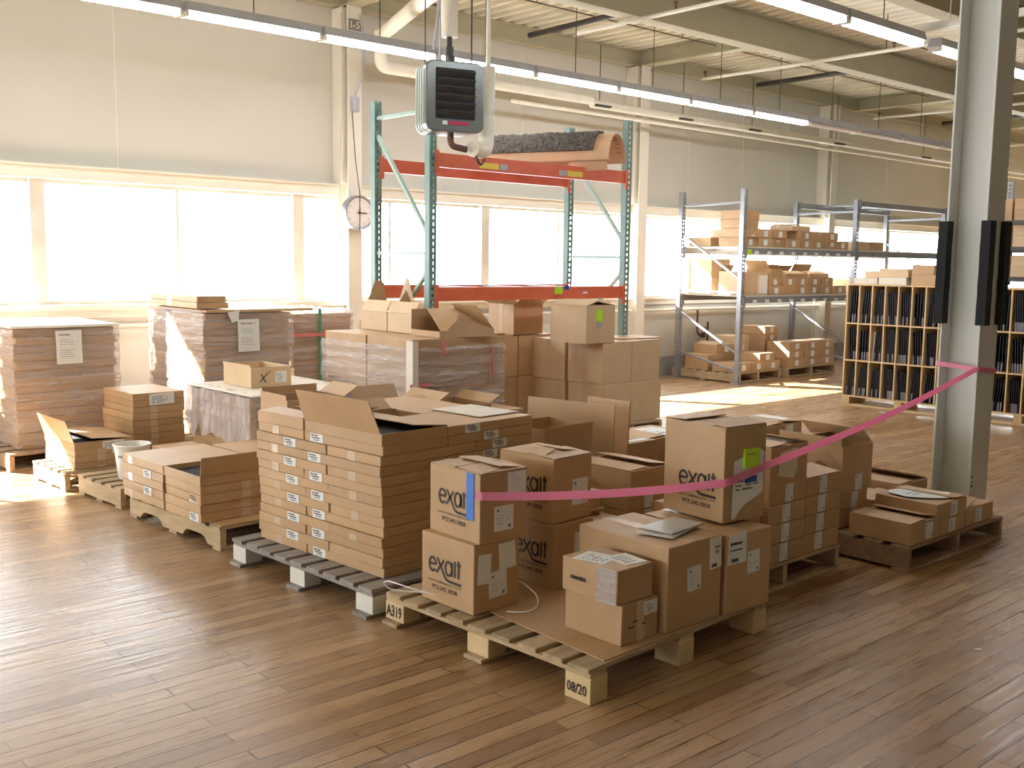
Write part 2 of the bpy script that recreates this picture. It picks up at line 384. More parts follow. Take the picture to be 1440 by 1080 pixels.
def logo(o, dim, fc, u, v, w):
    """the 'exalt' print with web address and phone number; (u,v) = lower left of the block, w = width"""
    F = faces(*dim)[fc]; mb = MB(); k = w / 10.0
    def S(pts, t=.52): F.stroke(mb, [(u + a * k, v + b * k) for a, b in pts], t * k, d=.0022)
    def arc(cx, cy, rx, ry, a0, a1, n=16): return [(cx + rx * math.cos(R(a0 + (a1 - a0) * i / n)), cy + ry * math.sin(R(a0 + (a1 - a0) * i / n))) for i in range(n + 1)]
    by = 3.4
    S([(.35, by + 1.55), (2.3, by + 1.55)]); S(arc(1.35, by + 1.45, 1.05, 1.35, 5, 320))
    S([(5.15 - .3, by + 2.9), (2.5, by + .0)])                                         # x, rising stroke
    S([(2.75, by + 3.0), (4.5, by + .4)] + [(4.9, by - .25), (5.3, by - .7), (5.8, by - .95), (6.4, by - 1.05), (9.9, by - 1.1)])
    S(arc(6.15, by + 1.45, .95, 1.35, 0, 360, 22)); S([(7.15, by + 2.85), (7.15, by + .05)])
    S([(8.0, by + 3.3), (8.0, by + .05)]); S([(9.1, by + 3.6), (9.1, by + .05)]); S([(8.6, by + 2.75), (9.7, by + 2.75)])
    F.text(mb, 'www.exaltsamples.com', u - .1 * k, v + 1.25 * k, w=10 * k, h=.72 * k, mi=0, d=.0022)
    F.text(mb, '972.245.3858', u + 1.2 * k, v + 0 * k, w=7.4 * k, h=.85 * k, mi=0, bold=.01, d=.0022)
    return mb.build('printed_logo', INK, o)

# ------------------------------------------------------------------ pallets
def wpos(g, lx, ly):
    c, s = math.cos(g[2]), math.sin(g[2]); return (g[0] + c * lx - s * ly, g[1] + s * lx + c * ly)
def pallet(label, x, y, LX, LY, yaw=0, style='stringer', mats=None, n=7, notch=False, H=.14, bottoms=(0, 1, 2), heights=None):
    t = empty('wooden_pallet', (x, y, 0), R(yaw)); tag(t, label, 'pallet')
    top, low, blk = mats or (WOOD, WOODY, WOODB)
    th = .018
    if style == 'block':
        w = LY / n * .78; pitch = (LY - w) / (n - 1)
        for i in range(n):
            wi = w * rnd.uniform(.93, 1.05)
            MB().box(rnd.uniform(-.012, .004), LX + rnd.uniform(-.01, .01), i * pitch + rnd.uniform(0, .006), i * pitch + wi, H - th, H).build('deck_board', top, t, bevel=.002)
        for i in range(3):
            a = i * (LX - .1) / 2; MB().box(a + .003, a + .097, .003, LY - .003, H - 2 * th, H - th - .0005).build('stringer_board', low, t)
        for j in range(3):
            b = j * (LY - .13) / 2
            for i in range(3):
                a = i * (LX - .1) / 2; MB().box(a, a + .1, b, b + .13, th + .001 if j in bottoms else 0, H - 2 * th - .0005).build('block', blk, t, bevel=.003)
            if j in bottoms: MB().box(-.03, LX, b + .01, b + .12, 0, th).build('bottom_board', top, t, bevel=.002)
    else:
        w = LY / n * .72; pitch = (LY - w) / (n - 1)
        for i in range(n):
            MB().box(rnd.uniform(-.006, .006), LX + rnd.uniform(-.006, .006), i * pitch, i * pitch + w * rnd.uniform(.95, 1.05), H - th, H).build('deck_board', top, t, bevel=.002)
        for i in range(3):
            a = i * (LX - .038) / 2
            zb, zt = th, H - th - .0005
            if notch:
                k = LY; poly = [(0, zb), (.13 * k, zb), (.16 * k, zb + .035), (.19 * k, zb + .045), (.33 * k, zb + .045), (.36 * k, zb + .035), (.39 * k, zb), (.61 * k, zb), (.64 * k, zb + .035), (.67 * k, zb + .045), (.81 * k, zb + .045), (.84 * k, zb + .035), (.87 * k, zb), (k, zb), (k, zt), (0, zt)]
                MB().prism(poly, a, a + .038, 'x').build('stringer', low, t)
            else: MB().box(a, a + .038, 0, LY, zb, zt).build('stringer', low, t, bevel=.002)
        for b in (0, (LY - .09) / 2, LY - .09):
            MB().box(0, LX, b, b + .09, 0, th - .0005).build('bottom_board', top, t, bevel=.002)
    return t
# ================================================================== the hall
WY = 10.1; ZS, ZH = 1.20, 2.37; CEIL = 4.60
X0, X1, Y0 = -9.0, 34.0, -9.0
struct(MB().box(X0, X1, Y0, WY + .35, -.1, 0).build('floor', FLOOR))
# corrugated deck, ribs across (along Y)
mb = MB(); p = .20; x = X0
prof = []
while x < X1:
    prof += [(x, CEIL), (x + .075, CEIL), (x + .088, CEIL + .085), (x + .187, CEIL + .085)]; x += p
prof.append((X1, CEIL))
n = len(prof); vs = [(a, Y0, b) for a, b in prof] + [(a, WY + .3, b) for a, b in prof]
mb.add(vs, [(i, i + 1, n + i + 1, n + i) for i in range(n - 1)])
mb.box(X0, X1, Y0, WY + .3, CEIL + .09, CEIL + .2)
struct(mb.build('ceiling', DECK))
# window wall: below and above the ribbon windows
mb = MB(); mb.box(X0, X1, WY, WY + .3, 0, ZS); mb.box(X0, X1, WY, WY + .3, ZH, CEIL + .085)
struct(mb.build('wall_left', WALL))
sm = MB()
for xx in (-3.9, -1.35, 1.3, 3.84, 8.35, 9.05, 12.4, 13.75, 15.0, 18.2, 20.8, 23.4, 26): sm.box(xx, xx + .012, WY - .006, WY, ZH + .1, 4.38)
struct(sm.build('trim_7', TRIM))
struct(MB().box(X0, X1, Y0 - .2, Y0, 0, CEIL + .085).build('wall_right', WALL))
WB0, WB1 = 1.2, 9.6; ZB = 3.4     # unseen ribbon window added in the end wall to light left-facing box sides
struct(MB().box(X0 - .2, X0, Y0 - .2, WY + .3, 0, ZS).box(X0 - .2, X0, Y0 - .2, WY + .3, ZB, CEIL + .085).box(X0 - .2, X0, Y0 - .2, WB0, ZS, ZB).box(X0 - .2, X0, WB1, WY + .3, ZS, ZB).build('wall_back', WALL))
f = MB(); f.box(X0 - .14, X0 - .06, WB0, WB1, ZS, ZS + .04); f.box(X0 - .14, X0 - .06, WB0, WB1, ZB - .04, ZB)
for k in range(8): yy = WB0 + (WB1 - WB0 - .06) * k / 7; f.box(X0 - .14, X0 - .06, yy, yy + .06, ZS + .04, ZB - .04)
wb = struct(f.build('window_20', MULL)); MB().box(X0 - .103, X0 - .097, WB0, WB1, ZS + .04, ZB - .04).build('window_pane', GLASS, wb)
struct(MB().box(X1, X1 + .2, Y0 - .2, WY + .3, 0, CEIL + .085).build('wall_far', WALL))
# header ledge, sill, pipe rail, baseboard
struct(MB().box(X0, X1, WY - .07, WY, ZH - .01, ZH + .1).box(X0, X1, WY - .11, WY, ZH + .1, ZH + .118).build('trim_1', TRIM))
struct(MB().box(X0, X1, WY - .12, WY + .02, ZS - .05, ZS).box(X0, X1, WY - .04, WY, ZS - .13, ZS - .05).build('trim_2', TRIM))
struct(MB().box(X0, X1, WY - .03, WY, 0, .27).box(X0, X1, WY - .036, WY, .27, .285).build('baseboard_left', GREYB))
# window frames + panes, bay by bay (columns stand at 1.55, 6.36, 11.12, 16.0 ...)
edges = [-8.9, -3.25, 1.55, 6.36, 11.12, 16.0, 20.8, 25.6, 30.4]
thick = {1.55: (3.1, 5.81), 6.36: (8.47,), 11.12: (13.5,), 16.0: (18.4,), -3.25: (-.9,), 20.8: (23.2,), 25.6: (28,), -8.9: (-6,)}
thin = {1.55: (4.46,), 6.36: (7.05, 9.8), 11.12: (12.35, 14.8), 16.0: (17.2, 19.3), -3.25: (-2, .3), 20.8: (22, 24.4), 25.6: (26.8,), -8.9: ()}
for i in range(len(edges) - 1):
    a, b = edges[i], edges[i + 1]
    f = MB(); y0, y1 = WY + .06, WY + .12
    f.box(a, b, y0, y1, ZS, ZS + .035); f.box(a, b, y0, y1, ZH - .045, ZH - .01)
    f.box(a, a + .04, y0, y1, ZS + .035, ZH - .045); f.box(b - .04, b, y0, y1, ZS + .035, ZH - .045)
    for t_ in thick[a]: f.box(t_ - .065, t_ + .065, WY + .005, y1 + .02, ZS + .001, ZH - .011)
    for t_ in thin[a]: f.box(t_ - .014, t_ + .014, y0, y1, ZS + .035, ZH - .045)
    w = struct(f.build('window_%d' % (i + 1), MULL))
    MB().box(a + .04, b - .04, WY + .085, WY + .091, ZS + .035, ZH - .045).build('window_pane', GLASS, w)
# wall columns: flanged sections standing against the wall
for i, xx in enumerate((-3.25, 1.55, 6.36, 11.12, 16.0, 20.8, 25.6)):
    m = MB(); m.box(xx - .09, xx + .09, WY - .27, WY - .252, 0, 4.38); m.box(xx - .008, xx + .008, WY - .252, WY - .02, 0, 4.38)
    m.box(xx - .09, xx + .09, WY - .02, WY, 0, 4.38); m.box(xx - .12, xx + .10, WY - .2, WY - .001, ZH + .12, 4.37)
    struct(m.build('trim_%d' % (i + 8), TRIM, bevel=.004))
# ceiling steel
def ibeam(a, b, depth, w, axis, pos, zb, name='ceiling_beam'):
    m = MB(); z1 = zb + depth
    def bx(p0, p1, q0, q1):
        if axis == 'x': m.box(a, b, p0, p1, q0, q1)
        else: m.box(p0, p1, a, b, q0, q1)
    bx(pos - w / 2, pos + w / 2, zb, zb + .016); bx(pos - w / 2, pos + w / 2, z1 - .016, z1); bx(pos - .006, pos + .006, zb + .016, z1 - .016)
    o = m.build(name, BEAM); o['kind'] = 'structure'; return o
for yy in (7.62, 5.32, 3.05, .6): ibeam(X0, X1, .378, .2, 'x', yy, 4.22)
ibeam(X0, X1, .213, .12, 'x', WY - .07, 4.385)
for xx in (1.55, 6.36, 11.18, 16.9, 21.0): ibeam(7.73, WY - .14, .213, .17, 'y', xx, 4.385)
for xx in (16.9, 21.0): ibeam(5.43, 7.51, .213, .17, 'y', xx, 4.385)
# sprinkler pipework under the deck
def sprinkler(label, x, y0, y1, z, r=.022, heads=()):
    o = MB().tube([(x, y0, z), (x, y1, z)], r, 8).build('sprinkler_pipe', TRIM, smooth=True)
    tag(o, label, 'pipe')
    for y in heads:
        h = MB(); h.tube([(x, y, z + r), (x, y, z + .07)], .012, 6); h.tube([(x, y, z + .07), (x, y, z + .085), (x, y, z + .1)], [.03, .02, .03], 8)
        h.build('sprinkler_head', RUST, o)
    for y in (y0 + .3, (y0 + y1) / 2 + .2): MB().tube([(x, y, z + r), (x, y, CEIL - .002)], .006, 6).build('hanger_rod', DARKM, o)
    return o
sprinkler('cream sprinkler pipe crossing the ceiling right above the second light row, nearest the heater', 8.33, 1.0, 8.4, 4.18, heads=(2.4, 4.8, 7.0))
sprinkler('cream sprinkler pipe over the grey rack, crossing under the main beam', 11.55, 3.4, 9.2, 4.18, heads=(4.4, 6.4, 9.15))
sprinkler('cream sprinkler pipe seen just left of the big column, far down the ceiling', 16.6, 3.5, 9.5, 4.18, heads=(4.9, 8.0, 9.4))
sprinkler('cream sprinkler pipe farthest down the hall, right of the big column', 22.0, 1.5, 9.5, 4.18, heads=(4, 7))
for i, (x, ya, yb, lb) in enumerate(((8.75, 7.95, 9.7, 'dark bar on the ceiling between wall and beam, above the grooved barrel liner'), (13.6, 7.9, 9.8, 'dark bar on the ceiling between wall and beam, farther down the hall'), (19.6, 7.9, 9.8, 'dark bar near the ceiling just left of the big column'))):
    tag(MB().tube([(x, ya, 4.42), (x + .05, yb, 4.42)], .035, 8).build('ceiling_bar', DARKM, smooth=True), lb, 'pipe')  # plain dark round bars just under the deck
for y, lb in ((8.7, 'thin dark rod running under the ceiling deck near the windows'), (6.9, 'thin dark rod running under the ceiling deck inside the main beam')):
    m = MB().tube([(5.2, y, 4.50), (26, y, 4.50)], .007, 6)
    for x in (8, 10.5, 13, 15.5, 18): m.tube([(x, y, 4.50), (x, y, CEIL)], .005, 5)
    tag(m.build('ceiling_rod', DARKM), lb, 'rod')

# ------------------------------------------------------------------ fluorescent rows
def fixture():
    t = empty('fluorescent_light', (0, 0, 0))
    m = MB(); m.prism([(-.075, 0), (.075, 0), (.05, .075), (-.05, .075)], .003, 1.217, 'x'); m.build('housing', MGREY, t)
    for y in (-.035, .035): MB().tube([(.03, y, -.022), (1.19, y, -.022)], .019, 10).build('lamp_tube', LAMP, t, smooth=True)
    for x in (.012, 1.208): MB().box(x - .01, x + .01, -.06, .06, -.045, -.001).build('lamp_holder', TRIM, t)
    m = MB(); m.tube([(.61, 0, .075), (.61, 0, 1.01)], .005, 6); m.build('hanger_rod', DARKM, t)
    return t
ZL = 3.585
fx = fixture()
ords = ['first', 'second', 'third', 'fourth', 'fifth', 'sixth', 'seventh', 'eighth', 'ninth', 'tenth', 'eleventh', 'twelfth', 'thirteenth', 'fourteenth']
def put(o, loc, label, group): o.location = loc; tag(o, label, 'ceiling light', group); return o
first = True
for k in range(9):
    o = fx if first else copy_tree(fx); first = False
    put(o, (1.13 + 1.25 * k, 8.07, ZL), 'lit fluorescent fitting in the long row by the windows, %s from the left end' % ords[k], 'fluorescent row by the windows')
for k in range(5):
    o = copy_tree(fx)
    for ch in o.children:
        if ch.name.startswith('lamp_tube'):
            ch.data = ch.data.copy(); ch.data.materials[0] = LAMPOFF
    put(o, (12.38 + 1.25 * k, 8.07, ZL), 'unlit fluorescent fitting in the window row, %s past the lit ones' % ords[k], 'fluorescent row by the windows')
xs = [-1.2, .05, 1.3, 2.55, 3.8, 5.05, 6.3, 7.55, 9.05, 10.3, 11.55, 12.8, 14.05]
for k, x in enumerate(xs):
    if x < 3: continue   # out of the picture
    put(copy_tree(fx), (x, 4.63, ZL + .02), 'lit fluorescent fitting in the nearer row, %s from the left' % ords[k - 4], 'fluorescent row over the pallets')
# crossing channel between fixtures 9 and 10 of the nearer row
tag(MB().box(8.82, 8.87, 3.1, 4.75, 3.70, 3.76).tube([(8.845, 3.2, 3.76), (8.845, 3.2, CEIL)], .006, 6).tube([(8.845, 4.4, 3.76), (8.845, 4.4, CEIL)], .006, 6).build('light_channel', TRIM), 'cream strut channel crossing the nearer light row beside the big column', 'strut')
# ------------------------------------------------------------------ heating pipes along the wall
t = empty('radiator_pipe', (6.45, 9.4, 3.7)); tag(t, 'long cream insulated heating pipe hung along the window wall above the racks', 'pipe')
def loc(pts, o): return [(a - o[0], b - o[1], c - o[2]) for a, b, c in pts]
O = (6.45, 9.4, 3.7)
MB().tube(loc([(6.95, 9.4, 3.70), (9.6, 9.4, 3.70)], O), .055, 14).build('insulation', PIPE, t, smooth=True)
MB().tube(loc([(9.6, 9.4, 3.66), (24, 9.4, 3.66)], O), .05, 14).build('insulation', PIPE, t, smooth=True)
MB().tube(loc([(8.2, 9.33, 3.53), (24, 9.33, 3.53)], O), .022, 10).build('return_pipe', PIPE, t, smooth=True)
for x in (9.75, 11.4, 13.0, 15.3, 18.2, 20.8):
    MB().box(x - O[0] - .13, x - O[0] + .13, -.09, .08, -.075, -.05).tube(loc([(x, 9.4, 3.71), (x, 9.4, 4.4)], O), .006, 6).build('pipe_clamp', DARKM, t)
O = (6.4, 9.5, 4.0); t = empty('heating_pipe', O); tag(t, 'bulky cream insulated pipe loop above the unit heater beside the wall column', 'pipe')
def bend(pts, n=6):
    pts = [Vector(p) for p in pts]; out = [pts[0]]
    for i in range(1, len(pts) - 1):
        a = (pts[i - 1] - pts[i]).normalized(); b = (pts[i + 1] - pts[i]).normalized(); rr = min(.09, (pts[i - 1] - pts[i]).length / 2, (pts[i + 1] - pts[i]).length / 2)
        s, e = pts[i] + a * rr, pts[i] + b * rr
        for k in range(n + 1):
            u = k / n; out.append(s * (1 - u) ** 2 + pts[i] * 2 * u * (1 - u) + e * u ** 2)
    return out + [pts[-1]]
MB().tube(bend(loc([(5.22, 6.72, 3.86), (6.42, 9.4, 4.02)], O)), .068, 16).build('insulation', PIPE, t, smooth=True)
MB().tube(bend(loc([(6.42, 9.42, 4.06), (6.42, 9.42, 3.70), (6.98, 9.42, 3.70)], O)), .068, 16).build('insulation', PIPE, t, smooth=True)
MB().tube(bend(loc([(5.22, 6.7, 3.88), (5.22, 6.7, 3.42)], O)), .068, 16).build('insulation', PIPE, t, smooth=True)
MB().tube(loc([(5.22, 6.7, 3.42), (5.22, 6.7, 3.35), (5.22, 6.7, 3.34), (5.22, 6.7, 3.24)], O), [.024, .024, .036, .03], 10).build('pipe_union', DARKM, t, smooth=True)
# ------------------------------------------------------------------ unit heater
ht = empty('unit_heater', (5.20, 6.62, 2.67), R(-16)); tag(ht, 'grey square unit heater with black louvres hanging above the tall rack', 'heater')
def rrect(w, h, r, n=6):
    pts = []
    for cx, cz, a0 in ((w / 2 - r, h - r, 0), (-w / 2 + r, h - r, 90), (-w / 2 + r, r, 180), (w / 2 - r, r, 270)):
        for k in range(n + 1):
            a = R(a0 + 90 * k / n); pts.append((cx + r * math.cos(a), cz + r * math.sin(a)))
    return pts
W_, H_ = .50, .545
m = MB(); m.prism(rrect(W_, H_, .07), -.05, .02, 'y'); m.build('front_casing', HEAT, ht, bevel=.012)
m = MB()
for k in range(4): m.prism([(a, b) for a, b in rrect(W_ - .015, H_ - .015, .07)], .03 + k * .05, .062 + k * .05, 'y')
m.prism(rrect(W_ - .07, H_ - .07, .06), .02, .27, 'y'); m.build('casing_rib', HEATS, ht, bevel=.008)
m = MB(); m.box(-.165, .165, -.058, -.049, .10, .485); m.build('louvre_opening', BLACK, ht)
for k in range(6):
    z = .125 + k * .062
    MB().add([(-.16, -.06, z), (.16, -.06, z), (.16, -.085, z + .03), (-.16, -.085, z + .03), (-.16, -.060, z + .004), (.16, -.060, z + .004), (.16, -.085, z + .034), (-.16, -.085, z + .034)], [(0, 1, 2, 3), (7, 6, 5, 4), (0, 4, 5, 1), (2, 6, 7, 3), (1, 5, 6, 2), (0, 3, 7, 4)]).build('louvre', DARKM, ht)
MB().box(-.06, .11, -.056, -.051, .055, .08).build('name_badge', REDB, ht)
MB().box(-.11, -.07, -.056, -.051, .053, .082).build('round_badge', PAPER, ht)
MB().tube(bend([(0, .05, .0), (0, .05, -.10), (.14, .05, -.12)]), .026, 10).build('return_elbow', RUST, ht, smooth=True)
MB().tube([(.0, .05, .54), (.0, .05, .60)], .03, 10).build('inlet_nipple', DARKM, ht, smooth=True)
for a, b in ((-.2, .1), (.22, .15)): MB().tube([(a, b, .5), (a, b, 1.925)], .005, 6).build('hanger_rod', DARKM, ht)
O = (5.62, 6.7, 2.6); t = empty('drain_pipe', O); tag(t, 'cream insulated riser elbow just right of and below the unit heater', 'pipe')
MB().tube(bend(loc([(5.40, 6.62, 2.56), (5.63, 6.72, 2.56), (5.66, 6.74, 3.25)], O)), .062, 14).build('insulation', PIPE, t, smooth=True)
MB().tube(bend(loc([(5.44, 6.62, 2.5), (5.52, 6.66, 2.43), (5.60, 6.7, 2.5)], O)), .012, 8).build('hook', RUST, t, smooth=True)
MB().tube(loc([(5.66, 6.74, 3.25), (5.66, 6.74, 4.6)], O), .02, 8).build('riser_pipe', PIPE, t, smooth=True)
tag(MB().tube([(4.99, 6.60, 3.28), (5.03, 6.6, 3.55), (5.06, 6.62, 3.75), (5.06, 6.62, 4.6)], .012, 8).tube([(5.06, 6.62, 3.6), (5.085, 6.64, 3.4), (5.09, 6.66, 3.2)], .008, 6).build('power_conduit', MGREY, smooth=True), 'thin grey flexible conduits dropping from the ceiling to the heater', 'cable')
tag(MB().tube([(5.46, 6.72, 3.1), (5.46, 6.72, 4.6)], .004, 6).build('hanger_rod', DARKM), 'single dark rod from the ceiling to the right of the heater inlet', 'rod')
# ------------------------------------------------------------------ clock, box, cable, sign on the wall column
YC = WY - .275
ck = empty('wall_clock', (6.36, YC - .035, 2.17)); tag(ck, 'round grey rimmed clock hanging on the wall column by the racks', 'clock')
m = MB(); n = 40
ring = lambda r, y: [(r * math.cos(2 * PI * k / n), y, r * math.sin(2 * PI * k / n)) for k in range(n)]
rr_ = [(.19, .034), (.19, -.05), (.183, -.062), (.168, -.056), (.163, -.045)]
vs = []; [vs.extend(ring(a, b)) for a, b in rr_]
m.add(vs, [(i * n + k, i * n + (k + 1) % n, (i + 1) * n + (k + 1) % n, (i + 1) * n + k) for i in range(len(rr_) - 1) for k in range(n)] + [tuple(range(n))]); m.build('clock_case', GALV, ck, smooth=True)
MB().add(ring(.165, -.045), [tuple(range(n))]).build('clock_face', CLOCKF, ck)
m = MB(); F = Face(Matrix(((1, 0, 0, 0), (0, 0, -1, -.046), (0, 1, 0, 0), (0, 0, 0, 1))))
for k in range(12):
    a = PI / 2 - 2 * PI * k / 12; s = str(k or 12); F.text(m, s, .135 * math.cos(a) - .012, .135 * math.sin(a) - .012, h=.024, mi=0)
m.build('numerals', INKP, ck)
MB().bar((-.02, -.050, 0), (.095, -.050, -.004), .004, .012).build('minute_hand', INK, ck)
MB().bar((0, -.053, -.02), (.004, -.053, .06), .004, .008).build('hour_hand', INKP, ck)
MB().tube([(0, -.046, 0), (0, -.058, 0)], .012, 10).build('hub', INK, ck)
MB().tube([(-.01, -.066, -.20), (-.01, -.068, .2), (-.03, -.01, .6), (-.05, .02, 1.1)], .005, 6).build('power_cord', DARKM, ck)
tag(MB().box(6.30, 6.38, YC - .06, YC - .0, 3.26, 3.42).build('junction_box', MGREY, bevel=.005), 'small grey junction box on the column above the clock', 'electrical box')
tag(MB().tube([(6.34, YC - .03, 3.42), (6.42, YC - .05, 3.65), (6.46, YC - .05, 4.0), (6.40, YC - .03, 4.3)], .012, 8).build('grey_conduit', MGREY, smooth=True), 'grey conduit curving up the column from the junction box', 'cable')
tag(MB().tube([(6.22, YC + .05, 4.3), (6.2, YC, 3.2), (6.18, YC + .02, 2.9), (6.22, YC + .1, 2.3)], .004, 5).build('thin_wire', MGREY), 'thin pale wire hanging down the left side of the clock column', 'cable')
sg = MB(); F = Face(Matrix(((1, 0, 0, 6.28), (0, 0, -1, YC - .004), (0, 1, 0, 4.12), (0, 0, 0, 1)))); F.rect(sg, 0, 0, .16, .12, .003, 0, th=1)
F.text(sg, 'I-5', .02, .02, w=.12, h=.08, d=.0045, bold=.02)
tag(sg.build('bay_sign', [INKP, CREAM]), 'little dark bay sign reading I-5 near the top of the clock column', 'sign')
# iron drain pipes on the wall under the window
O = (13.4, WY - .08, .6); t = empty('iron_drain', O); tag(t, 'rusty iron pipe and valve on the wall beneath the window behind the grey rack', 'pipe')
MB().tube(bend(loc([(12.66, WY - .08, 1.0), (12.66, WY - .08, .62), (12.78, WY - .08, .55), (12.84, WY - .08, .6), (12.86, WY - .08, .7)], O)), .016, 8).build('bent_pipe', RUST, t, smooth=True)
MB().tube(loc([(12.92, WY - .08, .0), (12.92, WY - .08, .78)], O), .016, 8).build('straight_pipe', RUST, t, smooth=True)
MB().box(-.62, -.56, -.03, .03, -.06, .02).build('valve', RUST, t, bevel=.01)
tag(MB().tube([(X0 + .1, WY - .09, .99), (X1 - .1, WY - .09, .99)], .022, 8).build('wall_pipe', TRIM, smooth=True), 'cream pipe running along the wall just below the window sill', 'pipe')
# ================================================================== big steel column with pads and tape
cx0, cx1, cy0, cy1 = 6.50, 6.745, 2.915, 3.175
m = MB(); zc = 4.219
m.box(cx0, cx1, cy0, cy0 + .014, 0, zc); m.box(cx0, cx1, cy1 - .014, cy1, 0, zc); m.box((cx0 + cx1) / 2 - .005, (cx0 + cx1) / 2 + .005, cy0 + .0135, cy1 - .0135, 0, zc)
sc_ = m.build('steel_column', COLM, bevel=.003); tag(sc_, 'large pale grey steel column with black foam pads on its edges, at the right', 'column')
m = MB(); m.box(cx0 - .04, cx1 + .04, cy0 - .04, cy1 + .04, 0, .012); m.build('base_plate', COLM, sc_)
m = MB()
for z in (.27, .295, .33): m.tube([(cx0 + .02, cy0 - .006, z), (cx0 + .02, cy0 + .002, z)], .006, 8)
m.build('bolt', DARKM, sc_)
for (x, y, dy) in ((cx0, cy0, -1), (cx0, cy1, 1), (cx1, cy0, -1)):
    pd = MB(); s = 1 if x == cx0 else -1
    prof = [(x - s * .028, y - .03 + (.007 * dy)), (x - s * .028, y + .03 + .007 * dy), (x + s * .05, y + .03 + .007 * dy), (x + s * .05, y - .03 + .007 * dy)]
    k = 9
    for i in range(k):
        z0 = 1.30 + (.65 * i) / k; z1 = 1.30 + .65 * (i + 1) / k; o_ = rnd.uniform(-.003, .003)
        pd.prism([(a + o_, b) for a, b in prof], z0, z1, 'z')
    pd.build('foam_pad', BLACK, sc_)
# pink ribbon: from the top exalt box over the tall box to the column
def ribbon(pts, w, name, m_, th=.0012):
    mb = MB(); P = [Vector(p) for p in pts]; vs = []
    for i, p in enumerate(P):
        d = (P[min(i + 1, len(P) - 1)] - P[max(i - 1, 0)]).normalized(); up = Vector((0, 0, 1)); up = (up - d * up.dot(d)).normalized()
        nn = d.cross(up) * th
        vs += [p - up * w / 2, p + up * w / 2, p + up * w / 2 + nn, p - up * w / 2 + nn]
    fs = []
    for i in range(len(P) - 1):
        for k in range(4): fs.append((i * 4 + k, i * 4 + (k + 1) % 4, i * 4 + 4 + (k + 1) % 4, i * 4 + 4 + k))
    mb.add(vs, fs); return mb
rp = [(2.742, 3.315, .668), (2.748, 3.292, .668)]
a, b = Vector((2.752, 3.285, .668)), Vector((3.672, 2.722, .700))
for i in range(13):
    u = i / 12; q = a.lerp(b, u); q.z -= .018 * math.sin(PI * u); rp.append(tuple(q))
rp += [(3.70, 2.7165, .705), (3.80, 2.7085, .722), (3.90, 2.7015, .742)]
a, b = Vector((3.945, 2.70, .75)), Vector((6.488, 2.925, 1.02))
for i in range(15):
    u = i / 14; q = a.lerp(b, u); q.z -= .03 * math.sin(PI * u); rp.append(tuple(q))
rb = ribbon(rp, .036, 'barrier_ribbon', PINK)
wrap = [(cx0 - .006, cy0 + .02, 1.025), (cx0 - .006, cy1 + .0, 1.04), (cx0 + .01, cy1 + .012, 1.04), (cx1, cy1 + .01, 1.03), (cx1 + .01, cy0 + .02, 1.02), (cx1 + .004, cy0 - .008, 1.00), (cx0 + .0, cy0 - .009, 1.022), (cx0 - .009, cy0 + .01, 1.02)]
rb2 = ribbon(wrap, .03, 'x', PINK); rb.add(rb2.v, rb2.f)
tag(rb.build('barrier_ribbon', PINK), 'bright pink plastic ribbon stretched from the taped exalt box to the steel column', 'ribbon')

# ================================================================== pallets
GREYS = (GREYW, GREYW, WHITEB)
g1 = (2.70, 2.58, R(3.0)); g2 = (2.60, 3.885, R(3.7)); 
p1 = pallet('tan block pallet in the foreground stencilled A319 and 08/20', g1[0], g1[1], 1.215, 1.25, 3.0, 'block', None, 9, bottoms=(1, 2))
p2 = pallet('weathered grey pallet with white blocks under the tall stack of flat cartons', g2[0], g2[1], 1.2, 1.24, 3.7, 'block', GREYS, 9)
def stencil(par, txt, x, y, z, w, h):
    F = Face(Matrix(((0, 0, -1, x), (-1, 0, 0, y), (0, 1, 0, z), (0, 0, 0, 1)))); m = MB(); F.text(m, txt, 0, 0, w=w, h=h, mi=0, bold=.02, d=.002); m.build('stencilled_mark', INK, par)
stencil(p1, '08/20', 0, .118, .028, .10, .042)
stencil(p1, 'A319', 0, 1.243, .035, .11, .055)
p3 = pallet('notched tan pallet under the low flat cartons, left of the tall stack', 2.56, 5.36, 1.1, 1.12, 4, 'stringer', None, 7, notch=True)
pallet('short pale pallet carrying the white bucket', 2.50, 6.68, .80, .66, 4, 'stringer', None, 5)
pallet('short sunlit pallet under the low cartons with a raised lid at left', 2.39, 7.42, .50, .60, 3, 'stringer', None, 5)
pallet('pallet hidden under the taller stack of thin cartons behind the bucket', 2.96, 7.72, .62, .60, 3, 'stringer', None, 5)
pallet('dark-gapped pallet under the film-wrapped stack at the far left edge', 2.29, 8.36, 1.1, 1.2, 2, 'stringer', (WOODD, WOODD, WOODD), 6)
pallet('pallet under the film-wrapped stack topped by long boxes near the window', 3.72, 8.12, 1.0, 1.2, 0, 'stringer', None, 7)
pallet('pallet under the low film-draped stack with an open carton on top', 3.33, 6.48, .96, 1.06, 0, 'stringer', None, 7)
pallet('pallet under the big film-wrapped carton block, centre', 4.28, 5.90, .92, 1.22, 0, 'stringer', None, 7)
pallet('pallet under the film-wrapped stack with green strap near the clock column', 4.84, 8.6, 1.0, 1.2, 0, 'stringer', None, 7)
pallet('pallet hidden behind the tall flat-carton stack, holding open cartons', 3.68, 5.30, 1.2, .55, 0, 'stringer', None, 7)
pallet('pallet under the open carton and leaning cardboard sheets, centre', 3.90, 4.15, 1.2, 1.05, 0, 'stringer', None, 7)
pallet('tan pallet under the two columns of labelled cartons, right of the foreground pallet', 3.98, 2.935, 1.06, 1.2, 1, 'stringer', None, 7)
pallet('brown pallet under the low cartons beside the steel column', 5.255, 2.665, 1.17, 1.1, 0, 'stringer', (WOODD, WOODD, WOODD), 7)
